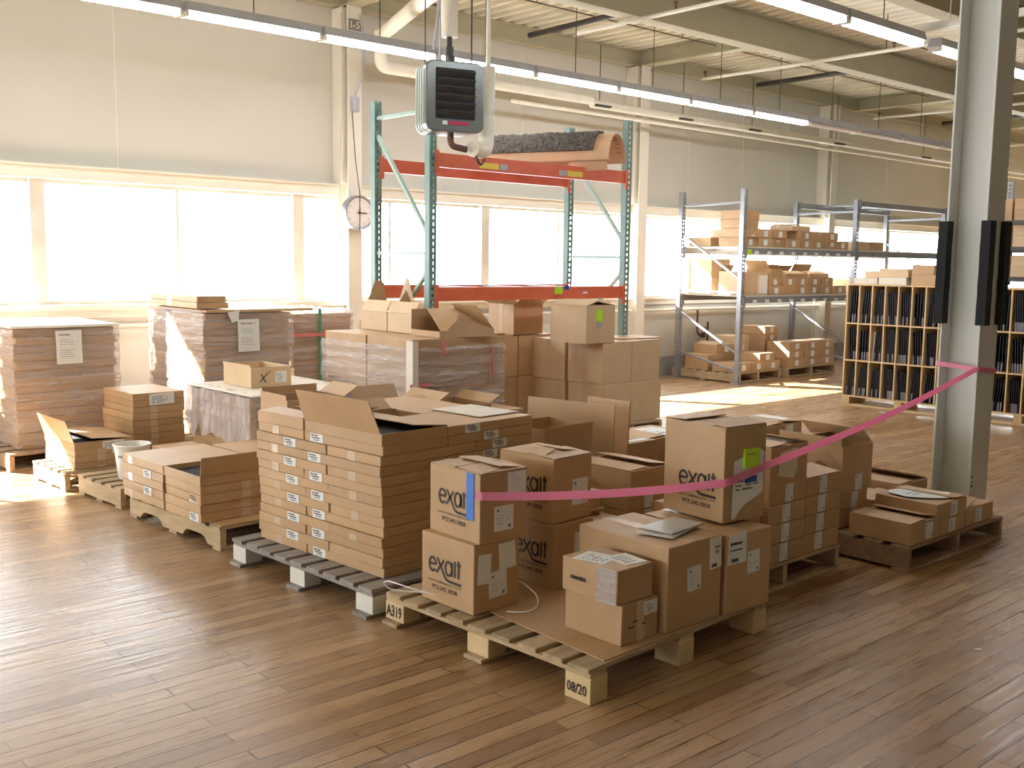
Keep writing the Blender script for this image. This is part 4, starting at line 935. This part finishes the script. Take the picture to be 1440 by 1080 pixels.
# ------------------------------------------------------------------ labelled carton columns (right middle pallet)
HC = .1015
def lab_carton(label, x_, y_, z_, d, group=None, flaps=(), yaw=0, opened=False, u=.13, m=None, top=False):
    o = carton(label, (x_, y_, z_), d, yaw, group, flaps=flaps, opened=opened, m=m)
    decal(o, d, 'S', min(u, d[0] - .09), .006, .07, min(.092, d[2] - .008), marks='tag')
    return o
for i in range(3): lab_carton('labelled carton of the left column right of the tall exalt box, %s' % o5[i], 4.355 + rnd.uniform(-.004, .004), 2.95, .142 + i * HC, (.325, .42, HC - .002), 'left labelled column', u=.10 + .008 * i)
o = lab_carton('tall carton topping the left labelled column, cream paper under the ribbon', 4.36, 2.955, .142 + 3 * HC, (.325, .40, .30), u=.135, flaps=[('W', .97, .14, 3), ('E', .97, .14, 12)])
m = MB(); F = faces(.325, .40, .30)['S']; F.poly(m, [(.06, .15), (.20, .125), (.23, .175), (.225, .285), (.07, .27)], .003); m.build('cream_paper', CREAM, o)
decal(o, (.325, .40, .302), 'T', .12, .05, .15, .2, name='top_paper', marks='none')
for i in range(4): lab_carton('labelled carton of the right column beside the pallet edge, %s' % o5[i], 4.695 + rnd.uniform(-.004, .004), 2.96, .142 + i * HC, (.335, .42, HC - .002), 'right labelled column', u=.10 + .008 * i, flaps=[('S', .9, .17, 8, .02), ('N', .97, .16, 2)] if i == 3 else ())
for i in range(3): lab_carton('labelled carton of the hidden column left of the others, %s' % o5[i], 4.02, 3.00, .142 + i * HC, (.325, .42, HC - .002), 'hidden labelled column')
# rear half of that pallet and neighbours
for j, (x_, lb) in enumerate(((4.02, 'left'), (4.37, 'centre'), (4.71, 'right'))):
    for i in range(3): lab_carton('carton in the rear rows of the labelled pallet, %s column, %s' % (lb, o5[i]), x_, 3.56 if j else 3.60, .142 + i * HC, (.33, .40, HC - .002), 'rear cartons of the labelled pallet')
carton('lidded carton behind the tall exalt box, white top, upper left', (4.04, 3.60, .142 + 3 * HC), (.34, .42, .115), 3, flaps=[('W', .95, .15, 2), ('E', .95, .16, 8)])
carton('lidded carton low behind the ribbon, dark gap under its lid', (3.55, 3.38, .142), (.34, .40, .22), 6, flaps=[('W', .9, .1, 20), ('N', .9, .2, 9)])
carton('lower carton standing on the slip sheet behind the wide taped carton', (3.56, 3.62, .364), (.30, .36, .12), 5, flaps=[('N', .95, .16, 14), ('W', .95, .09, 22)])
for (x_, y_, z_, d, lb, fl) in (
    (4.88, 4.44, .142, (.34, .44, .35), 'lidded carton with white sheets on top, in the gap left of the tall exalt box', [('S', .97, .2, 2)]),
    (5.25, 4.60, .142, (.60, .44, .32), 'flat white-topped carton farther back near the plain cartons', [('W', .97, .25, 3)])):
    o = carton(lb, (x_, y_, z_), d, 0, flaps=fl); decal(o, (d[0], d[1], d[2] + .006), 'T', .05, .03, d[0] * .75, d[1] * .7, name='white_sheet', marks='lines', n=3)

# ------------------------------------------------------------------ column-side pallet
dD2 = (.335, .37, .118)
o = carton('low carton at the near corner of the brown pallet, flap lifted', (5.285, 2.675, .142), dD2, 0, flaps=[('W', .97, .17, 2), ('E', .97, .165, 9, .02)]); decal(o, dD2, 'S', .17, .012, .08, .09, marks='tag')
o = carton('low carton under the white-sheeted one on the brown pallet', (5.63, 2.675, .142), (.30, .37, .095), 0); decal(o, (.30, .37, .095), 'S', .10, .01, .075, .075, marks='lines')
dE2 = (.35, .38, .092)
o = carton('low carton with a torn white sheet on top, middle of the brown pallet', (5.575, 2.67, .239), dE2, 0, flaps=[('E', .97, .15, 4)]); decal(o, dE2, 'S', .16, .008, .075, .078, marks='lines')
m = MB(); F = faces(.35, .38, .102)['T']; F.poly(m, [(.02, .20), (.05, .33), (.12, .36), (.28, .30), (.30, .16), (.34, .10), (.18, .03), (.10, .09)], 0); F.lines(m, .08, .18, .15, .08, 2, 6, d=.001, dens=.9, thick=.3); m.build('torn_sheet', [PAPER, INKP], o)
o = carton('small carton at the right end of the brown pallet, lid ajar', (5.955, 2.68, .142), (.36, .34, .105), 0, flaps=[('N', .95, .16, 3), ('W', .97, .16, 16, .01)]); decal(o, (.36, .34, .105), 'S', .12, .01, .08, .085, marks='lines')
for i in range(2): lab_carton('labelled carton under the torn open carton beside the column, %s' % o5[i], 5.31, 3.13, .142 + i * .104, (.31, .42, .102), 'cartons under the torn open carton')
dC2 = (.31, .44, .27)
oc2 = lab_carton('tall open carton with a crushed corner hole, beside the ribbon', 5.31, 3.12, .352, dC2, opened=True, flaps=[('N', 1, .19, 10), ('E', .97, .14, 40), ('W', .97, .05, 100)], yaw=-2, u=.14)
m = MB(); F = faces(*dC2)['W']; F.poly(m, [(.16, .02), (.30, .0), (.42, .06), (.43, .16), (.34, .25), (.22, .20)], .002, 0)
m.add([F.P(.30, .03, .002), F.P(.43, .10, .002), F.P(.40, .14, .05), F.P(.33, .19, .06), F.P(.24, .14, .035)], [(0, 1, 2, 3, 4)], 0); m.build('crumpled_paper', CARDI, oc2)
for (x_, y_, z_, d, lb, fl) in (
    (5.66, 3.11, .142, (.33, .40, .12), 'lidded carton in the rear middle of the brown pallet', [('W', .97, .16, 5), ('S', .97, .15, 3)]),
    (6.01, 3.13, .142, (.36, .42, .165), 'lidded carton at the rear right of the brown pallet, close to the column', [('E', .97, .17, 14, .02), ('W', .97, .17, 2)])):
    o = carton(lb, (x_, y_, z_), d, 0, flaps=fl); decal(o, d, 'S', .18, .02, .075, .08, marks='lines')
# flat lidded boxes on the pallet behind
for (x_, y_, z_, d, lb, fl) in (
    (5.84, 4.03, .142, (.40, .38, .335), 'carton beneath the overhanging flat one, behind the tall exalt box', []),
    (5.80, 3.98, .480, (.42, .40, .105), 'flat overhanging carton with a white paper corner, topmost behind the tall exalt box', [('W', .97, .2, 3), ('E', .97, .2, 5)]),
    (5.40, 4.04, .142, (.40, .42, .37), 'lower flat carton left of the overhanging one', []),
    (5.40, 4.02, .515, (.39, .44, .07), 'upper flat carton left of the overhanging one, flap ajar', [('S', .97, .18, 4), ('N', .97, .18, 2)])):
    o = carton(lb, (x_, y_, z_), d, 0, flaps=fl)
    if 'overhanging carton' in lb or 'upper flat' in lb: decal(o, d, 'S', .22, .01, .09, d[2] - .02, marks='tag'); decal(o, (d[0], d[1], d[2] + .016), 'T', .2, .05, .18, .25, name='white_paper', marks='none')

# ================================================================== pallet racks
def upright(m, x, y, h, face=-1, w=.075, d=.07):
    """C-section post with punched holes on the face looking along -Y and toward +X"""
    t = .006
    m.box(x - w / 2, x - w / 2 + t, y - d / 2, y + d / 2, 0, h)                        # web side
    for yy in (y - d / 2, y + d / 2 - t):
        m.box(x - w / 2 + t, x - .012, yy, yy + t, 0, h); m.box(x + .012, x + w / 2, yy, yy + t, 0, h)
        z_ = 0
        while z_ < h - .03: m.box(x - .012, x + .012, yy, yy + t, z_, z_ + .028); z_ += .055
    m.box(x + w / 2 - t, x + w / 2, y - d / 2 + t, y - d / 2 + .022, 0, h); m.box(x + w / 2 - t, x + w / 2, y + d / 2 - .022, y + d / 2 - t, 0, h)
    m.box(x - .06, x + .06, y - .055, y + .055, 0, .008)
def rack(label, xs, yf, yb, h, levels, post, beam, brace, bh=.12, hb=None, cross=True, cat='pallet rack', diag=()):
    o = empty('pallet_rack', (xs[0], yf, 0)); tag(o, label, cat); X_, Y_ = xs[0], yf
    for k, x in enumerate(xs):
        for y in (yf, yb):
            m = MB(); upright(m, x - X_, y - Y_, h if y == yf or not hb else hb); m.build('upright', post, o)
        for (za, ya, zb_, yb_) in diag:
            A = (x - X_, (yf if ya == 'f' else yb) - Y_, za); B_ = (x - X_, (yf if yb_ == 'f' else yb) - Y_, zb_)
            MB().bar(A, B_, .035, .028).build('brace', brace, o)
    for (z_, bays, dk) in levels:
        for b in bays:
            xa, xb_ = xs[b] + .04 - X_, xs[b + 1] - .04 - X_
            for y in (yf, yb):
                m = MB(); m.box(xa, xb_, y - Y_ - .03, y - Y_ + .022, z_ - bh, z_)
                for q in (xa, xb_ - .02): m.box(q - (.02 if q == xa else 0), q + .02 + (.02 if q != xa else 0), y - Y_ - .045, y - Y_ - .031, z_ - bh - .06, z_ + .02)
                m.build('load_beam', beam, o, bevel=.003)
            if cross:
                for q in (.25, .5, .75):
                    xx = xa + (xb_ - xa) * q; MB().box(xx - .02, xx + .02, .023, yb - Y_ - .031, z_ - .035, z_ - .003).build('cross_bar', GALV, o)
            if dk:
                MB().box(xa + .002, xb_ - .002, .0, yb - Y_ - .0, z_ + .0005, z_ + .018).build('shelf_deck', dk, o)
    return o
r1 = rack('tall green and orange pallet rack beneath the heater', [5.38, 7.83], 7.15, 7.97, 3.07, [(2.57, [0], None), (1.43, [0], None)], GREEN, ORANGE, BRACEG,
          diag=((2.92, 'b', 2.92, 'f'), (2.80, 'b', 1.85, 'f'), (1.72, 'b', 1.72, 'f'), (1.60, 'f', .8, 'b'), (.75, 'b', .75, 'f')))
for (x_, w_, mm) in ((.86 - .35, .22, YEL), (1.10 - .35, .09, MGREY), (1.83 - .35, .10, MGREY), (1.94 - .35, .20, YEL)):
    MB().box(x_, x_ + w_, -.034, -.0305, 2.47, 2.52).build('load_sticker', mm, r1)
MB().box(1.45, 1.55, -.036, -.0305, 1.36, 1.43).build('load_sticker', LIME, r1); MB().box(1.58, 1.64, -.036, -.0305, 1.40, 1.44).build('load_sticker', DBLUE, r1); MB().box(1.83, 1.89, -.036, -.0305, 1.36, 1.38).build('load_sticker', PAPER, r1)
# barrel liner on the top beams
bl = empty('barrel_liner', (6.92, 8.27, 2.59)); tag(bl, 'half-round wooden liner crusted with dark shavings, lying on the top orange beams', 'liner')
ax = Vector((.56, -1.31, .0)); ln = ax.length; ax.normalize(); sd = Vector((ax.y, -ax.x, 0)); sd = -sd if sd.y > 0 else sd
def shell(r0, r1, a0, a1, l0, l1, na=22, nl=2, noise=0, lift=0):
    vs = []; fs = []
    for s, r_ in ((0, r0), (1, r1)):
        for j in range(nl + 1):
            for i in range(na + 1):
                a = R(a0 + (a1 - a0) * i / na); rr = r_ + (rnd.uniform(-.2, 1) * noise if s else 0)
                vs.append(ax * (l0 + (l1 - l0) * j / nl + (rnd.uniform(-noise, noise) if noise and 0 < j < nl else 0)) + sd * (rr * math.cos(a)) + Vector((0, 0, rr * math.sin(a) + lift)))
    n1 = (nl + 1) * (na + 1); w = na + 1
    for j in range(nl):
        for i in range(na):
            q = j * w + i; fs.append((q, q + 1, q + w + 1, q + w)); fs.append((n1 + q + w, n1 + q + w + 1, n1 + q + 1, n1 + q))
    for j in (0, nl):
        for i in range(na): q = j * w + i; fs.append((q, n1 + q, n1 + q + 1, q + 1))
    for i in (0, na):
        for j in range(nl): q = j * w + i; fs.append((q, q + w, n1 + q + w, n1 + q))
    return MB().add(vs, fs)
shell(.223, .235, -8, 188, 0, ln, lift=.075).build('curved_liner', LINER, bl, smooth=True)
shell(.2355, .252, 14, 150, .10, ln - .16, 26, 34, .02, lift=.075).build('shavings_crust', MOSS, bl)
shell(.19, .20, -25, 75, ln - .42, ln - .03, lift=.03).build('inner_liner', LINER, bl, smooth=True)
MB().box(-.03, .03, -.03, .03, .305, .345).build('top_lump', MOSS, bl, (ax * (ln * .5)).to_tuple(), 0)
m = MB()
for k in range(6): a = R(25 + 12 * k); p_ = ax * (ln - .06) + sd * (.221 * math.cos(R(100 + 12 * k))) + Vector((0, 0, .221 * math.sin(R(100 + 12 * k)) + .075)); m.tube([p_, p_ - Vector((0, 0, .004))], .012, 8)
m.build('knot_hole', INK, bl)
MB().tube([(0, 0, 0), tuple(ax * ln * .75)], .008, 6).build('rim_batten', LINER, bl, tuple(sd * .20 + Vector((0, 0, .045))), 0)

r2 = rack('long galvanised pallet rack of small cartons by the windows', [11.92, 14.84, 17.72], 8.70, 9.78, 2.70, [(1.90, [0, 1], CARDW), (1.22, [0, 1], CARDW), (2.68, [1], None)], GALV, GALV, GALV, bh=.085,
          diag=((2.50, 'b', 2.52, 'f'), (2.1, 'b', 1.45, 'f'), (.98, 'b', .42, 'f'), (.40, 'b', .18, 'f'), (1.28, 'b', 1.28, 'f')))
for k in range(9):
    for z_ in (1.84, 1.16): MB().box(.25 + k * .30, .34 + k * .30, -.036, -.0305, z_ - .02, z_ + .02).build('shelf_label', PAPER, r2)
MB().box(.06, .17, -.036, -.0305, 1.80, 1.88).build('lime_label', LIME, r2)
# braces between bays
# cartons on shelves
def shelf_row(prefix, x0, y_, z_, n, step, d, group, rows=1, skip=(), yaw=2):
    for r_ in range(rows):
        for k in range(n):
            if (r_, k) in skip: continue
            o = carton('%s, %s row, %s from the left' % (prefix, ('lower', 'upper', 'third')[r_], ords[k]), (x0 + k * step + rnd.uniform(-.01, .01), y_ + rnd.uniform(-.01, .02), z_ + r_ * (d[2] + .001)), (step * .96, d[1], d[2]), rnd.uniform(-yaw, yaw), group, jit=.004)
            decal(o, (step * .96, d[1], d[2]), 'S', step * .35, .02, .09, .08, marks='none')
zt = 1.92; zm = 1.24
shelf_row('carton on the top shelf of the galvanised rack', 11.98, 8.72, zt, 8, .345, (.33, .42, .125), 'cartons on the top rack shelf', 2, skip=((1, 7), (1, 3)))
for k in range(2): carton('carton of the pair piled highest on the top rack shelf near the left post, %s' % ('lower', 'upper')[k], (12.0 + .01 * k, 8.75, zt + .253 + k * .126), (.36, .40, .124), 1, 'highest pair on the top rack shelf')
carton('white-lidded carton on the upper row of the top rack shelf', (13.2, 8.76, zt + .253), (.5, .38, .07), 2, m=CARDL, flaps=[('W', .97, .2, 8)])
shelf_row('carton at the back of the top rack shelf', 11.99, 9.28, zt, 3, .5, (.5, .40, .13), 'back cartons of the top rack shelf', 2, skip=((1, 0),))
shelf_row('carton on the middle shelf of the galvanised rack', 12.62, 8.72, zm, 6, .345, (.33, .42, .125), 'cartons on the middle rack shelf', 2, skip=((1, 5),))
for i, (x_, w_, h_, lb) in enumerate(((12.0, .30, .33, 'tall pale carton on the middle rack shelf, first from the left'), (12.31, .28, .32, 'tall pale carton with a white sheet on the middle rack shelf, second from the left'))):
    o = carton(lb, (x_, 8.72, zm), (w_, .42, h_), 0, m=CARDL, flaps=[('N', .9, .1, 60)] if i == 0 else ())
    if i: decal(o, (w_, .42, h_), 'S', .06, .02, .2, .26, marks='none')
carton('open carton with dark flaps on the middle rack shelf, left part', (12.66, 8.74, zm + .253), (.34, .40, .12), 3, opened=True, flaps=[('W', .9, .14, 120), ('E', .9, .12, 30)])
for k in range(2): carton('open carton with sprung dark flaps on the middle rack shelf, %s' % ('left of the pair', 'right of the pair')[k], (13.12 + k * .58, 8.76, zm + .253), (.50, .36, .05), -2, opened=True, flaps=[('N', .95, .16, 50 + 15 * k), ('S', .95, .16, 14)])
for k in range(2): carton('pale carton at the back left of the middle rack shelf, %s' % ('lower', 'upper')[k], (11.97, 9.25, zm + k * .252), (.42, .42, .25), 0, 'back left pair on the middle shelf', m=CARDL)
# second bay, seen past the column of the rack
for k in range(2): carton('carton on the top shelf of the rack second bay, %s' % ('left', 'right')[k], (15.0 + k * .40, 8.74, zt), (.38, .4, .14), 0, 'pair on the second bay top shelf', m=(CARDL, CARD)[k])
carton('carton at the left of the middle shelf in the rack second bay', (15.0, 8.74, zm), (.42, .42, .22), 0)
# floor pallets under the rack
def lc(lb, x_, y_, z_, d, group=None, m=None, fl=()):
    o = carton(lb, (x_, y_, z_), d, rnd.uniform(-1, 1), group, m=m, flaps=fl); decal(o, d, 'S', d[0] * .4, .025, .09, .08, marks='none'); return o
for k in range(3): lc('carton on the left rack-floor pallet, front row, %s from the left' % ords[k], 12.02 + k * .36, 8.80, .142, (.35, .42, .125), 'left rack-floor pallet front row')
lc('carton set on the front row of the left rack-floor pallet', 12.60, 8.81, .268, (.36, .40, .12))
for k in range(3): lc('carton on the left rack-floor pallet, back row, %s from the left' % ords[k], 12.02 + k * .36, 9.30, .142, (.35, .42, .22), 'left rack-floor pallet back row')
lc('carton with open lid on the back row of the left rack-floor pallet', 12.22, 9.30, .363, (.48, .42, .13), fl=[('W', .95, .2, 10)])
lc('pale carton on the back row of the left rack-floor pallet, behind the tall column', 12.72, 9.34, .363, (.34, .42, .24), m=CARDL)
for k in range(5): lc('sunlit carton of the tall five-high column on the right rack-floor pallet, %s' % o5[k], 13.32, 9.24, .142 + k * .119, (.34, .44, .118), 'tall sunlit carton column')
for r_ in range(3):
    for k in range(3):
        lc('carton on the right rack-floor pallet, %s, %s from the left' % (('bottom row', 'second row', 'top row')[r_], ords[k]), 13.34 + k * .415 + (.0 if r_ == 0 else .0), 8.81, .142 + r_ * .126, (.405, .40, .124), 'right rack-floor pallet cartons') if not (r_ and k == 0 and False) else None

# ================================================================== pigeonhole cabinets
def cabinet(label, x, y1, cols, seed, nm):
    cw, ht, dp = .164, 1.345, .40; Wd = cols * cw + .018
    o = empty('pigeonhole_cabinet', (x, y1, .11)); tag(o, label, 'cabinet'); t = .016     # runs toward -Y, opening faces -X
    MB().box(0, dp, -Wd, -Wd + t, t, ht - t).build('side_panel', PLY, o); MB().box(0, dp, -t, 0, t, ht - t).build('side_panel', PLY, o)
    MB().box(0, dp, -Wd, 0, 0, t).build('bottom_panel', PLY, o); MB().box(0, dp, -Wd, 0, ht - t, ht).build('top_panel', PLY, o)
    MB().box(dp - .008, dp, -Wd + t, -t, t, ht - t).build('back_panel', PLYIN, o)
    rows = [t, .43, .87]
    for z_ in rows[1:]: MB().box(.001, dp - .008, -Wd + t, -t, z_, z_ + t).build('shelf', PLY, o)
    tops = [.43, .87, ht - t]
    for r_ in range(3):
        for c in range(1, cols):
            MB().box(.002, dp - .008, -c * cw - t / 2 - .001, -c * cw + t / 2 - .001, rows[r_] + (t if r_ else 0), tops[r_]).build('divider', PLY, o)
    MB().box(.03, dp, -Wd, 0, -.11, -.085).build('pallet_base', PLY, o)
    for q in (.0, .5, .93): MB().box(.02, dp, -Wd * q - .09, -Wd * q, -.085, -.001).build('pallet_block', PLY, o)
    r2_ = random.Random(seed)
    for r_ in range(3):
        for c in range(cols):
            z0 = .11 + rows[r_] + (t if r_ else 0) + .001; hmax = tops[r_] - rows[r_] - .04
            nb = r2_.choice((4, 5, 5, 6)); left = y1 - c * cw - .012 - (t if c == 0 else 0); wid = cw - .03
            lean = r2_.choice((-1, 1)) * r2_.choice((0, .03, .06)) if r_ else r2_.choice((-1, 1)) * r2_.choice((.06, .09)); hb = hmax * r2_.uniform(.86, .97)
            lean = min(abs(lean), (wid - nb * .012) / hb * .8) * (1 if lean >= 0 else -1)
            use = wid - abs(lean) * hb
            for k in range(nb):
                yy = left - (abs(lean) * hb if lean > 0 else 0) - use * (k + .1) / nb - .008
                white = (nm == 'left' and r_ == 1 and c == 2 and k == 0)
                m = MB(); m.box(0, .30, -.0035, .0035, 0, hb); m.v = [Vector((v.x, v.y + lean * v.z, v.z)) for v in m.v]
                b = m.build('sample_board', PAPER if white else BOARD, None, (x + .035, yy, z0))
                lb = ('the one white board, leaning in the middle row of the %s pigeonhole cabinet' % nm) if white else 'black sample board in the %s pigeonhole cabinet, %s row, %s slot from the left' % (nm, ('bottom', 'middle', 'top')[r_], ords[c])
                tag(b, lb, 'sample board', None if white else 'boards in one slot: %s cabinet row %s slot %s' % (nm, ('bottom', 'middle', 'top')[r_], ords[c]))
                if r2_.random() < .55 and not white:
                    m = MB(); m.box(-.003, -.0005, -.009, .009, .0, .10); m.v = [Vector((v.x, v.y + lean * v.z, v.z)) for v in m.v]; m.build('corner_label', BOARDG, b)
    return o
cabinet('plywood pigeonhole cabinet of black boards, left of the steel column', 11.2, 6.64, 8, 3, 'left')
cabinet('plywood pigeonhole cabinet of black boards, seen right of the steel column', 11.24, 5.22, 7, 9, 'right')
for k, (y_, w_, d_, h_, z_, mm, lb) in enumerate((
    (6.28, .30, .34, .075, 0, CARDW, 'white flat carton on the left cabinet, first from the left'), (5.92, .34, .34, .085, 0, CARDW, 'white flat carton on the left cabinet, second from the left'),
    (5.56, .30, .30, .12, 0, CARD, 'brown carton at the right on the left cabinet, lower'), (5.60, .26, .30, .11, .121, CARD, 'brown carton at the right on the left cabinet, upper'),
    (5.90, .36, .30, .10, .086, CARDL, 'pale carton stacked on the white flat one on the left cabinet'), (6.22, .22, .28, .08, .076, CARDL, 'small pale carton stacked on the first white flat one'))):
    carton(lb, (11.24, y_ - w_ * 0, 1.456 + z_), (d_, w_, h_), 0, m=mm)
# farther rack beyond the right cabinet
r3 = rack('dark pallet rack of cartons beyond the right cabinet, at the picture edge', [14.6, 17.2], 4.5, 5.6, 2.9, [(2.30, [0], None), (1.95, [0], None), (1.55, [0], None)], MGREY, DARKM, MGREY, bh=.06, diag=((2.4, 'b', 1.9, 'f'),))
r3.rotation_euler = (0, 0, R(90)); r3.location = (15.3, 3.95, 0)
for i, z_ in enumerate((2.303, 1.953, 1.553)):
    for k in range(5):
        for q in range(2):
            carton('carton on the rack beyond the right cabinet, %s shelf, %s from the left%s' % (('top', 'middle', 'low')[i], ords[k], (' below', ' above')[q]), (14.32, 6.10 - k * .40, z_ + q * .145), (.42, .37, .144), 0, 'cartons on the rack beyond', m=(CARD, CARDL, CARDL)[i])

# ================================================================== litter on the floor
for i, (x_, y_) in enumerate(((2.02, 2.36), (2.02, 2.03), (1.72, 2.32), (4.42, 1.9))):
    m = MB(); m.box(-.012, .012, -.006, .006, 0, .004, jit=.003); tag(m.build('paper_scrap', PAPER, None, (x_, y_, .0005), rnd.uniform(0, 3)), ('tiny pale scrap on the floor below the A319 block', 'tiny pale scrap on the floor, front centre', 'tiny pale scrap on the floor left of centre', 'tiny scrap on the floor front right')[i], 'scrap')

# ================================================================== light and camera
w = bpy.data.worlds.new('World'); scene.world = w; w.use_nodes = True
bg = w.node_tree.nodes['Background']; bg.inputs[0].default_value = (.90, .96, 1.0, 1); bg.inputs[1].default_value = 7.0
sun = bpy.data.lights.new('Sun', 'SUN'); sun.energy = 36; sun.angle = R(.6); sun.color = (1, .97, .93)
so = bpy.data.objects.new('Sun', sun); COL.objects.link(so)
so.rotation_euler = Vector((.6, -1, -.77)).to_track_quat('-Z', 'Y').to_euler()
for i in range(len(edges) - 1):
    a, b = edges[i], edges[i + 1]
    if a > 21: continue
    pl = bpy.data.lights.new('sky_portal', 'AREA'); pl.shape = 'RECTANGLE'; pl.size = b - a; pl.size_y = ZH - ZS; pl.cycles.is_portal = True
    po = bpy.data.objects.new('sky_portal', pl); COL.objects.link(po); po.location = ((a + b) / 2, WY + .2, (ZS + ZH) / 2); po.rotation_euler = (R(-90), 0, 0)
pl = bpy.data.lights.new('sky_portal', 'AREA'); pl.shape = 'RECTANGLE'; pl.size = ZB - ZS; pl.size_y = WB1 - WB0; pl.cycles.is_portal = True
po = bpy.data.objects.new('sky_portal', pl); COL.objects.link(po); po.location = (X0 - .16, (WB0 + WB1) / 2, (ZS + ZB) / 2); po.rotation_euler = (0, R(-90), 0)
cam = bpy.data.cameras.new('Camera'); co = bpy.data.objects.new('Camera', cam); COL.objects.link(co)
cam.sensor_width = 36; cam.lens = 36 * 1455.2 / 1440; cam.clip_start = .05; cam.clip_end = 200
yaw, pitch, roll = .72499, -.11672, .013966
f = Vector((math.sin(yaw) * math.cos(pitch), math.cos(yaw) * math.cos(pitch), math.sin(pitch)))
r_ = Vector((math.cos(yaw), -math.sin(yaw), 0)); u_ = r_.cross(f)
rr, uu = r_ * math.cos(roll) + u_ * math.sin(roll), -r_ * math.sin(roll) + u_ * math.cos(roll)
M = Matrix((rr, uu, -f)).transposed().to_4x4(); M.translation = (0, 0, 1.65); co.matrix_world = M
scene.camera = co
vs_ = scene.view_settings; vs_.view_transform = 'Standard'; vs_.look = 'None'; vs_.exposure = .76; vs_.gamma = 1; vs_.use_curve_mapping = False
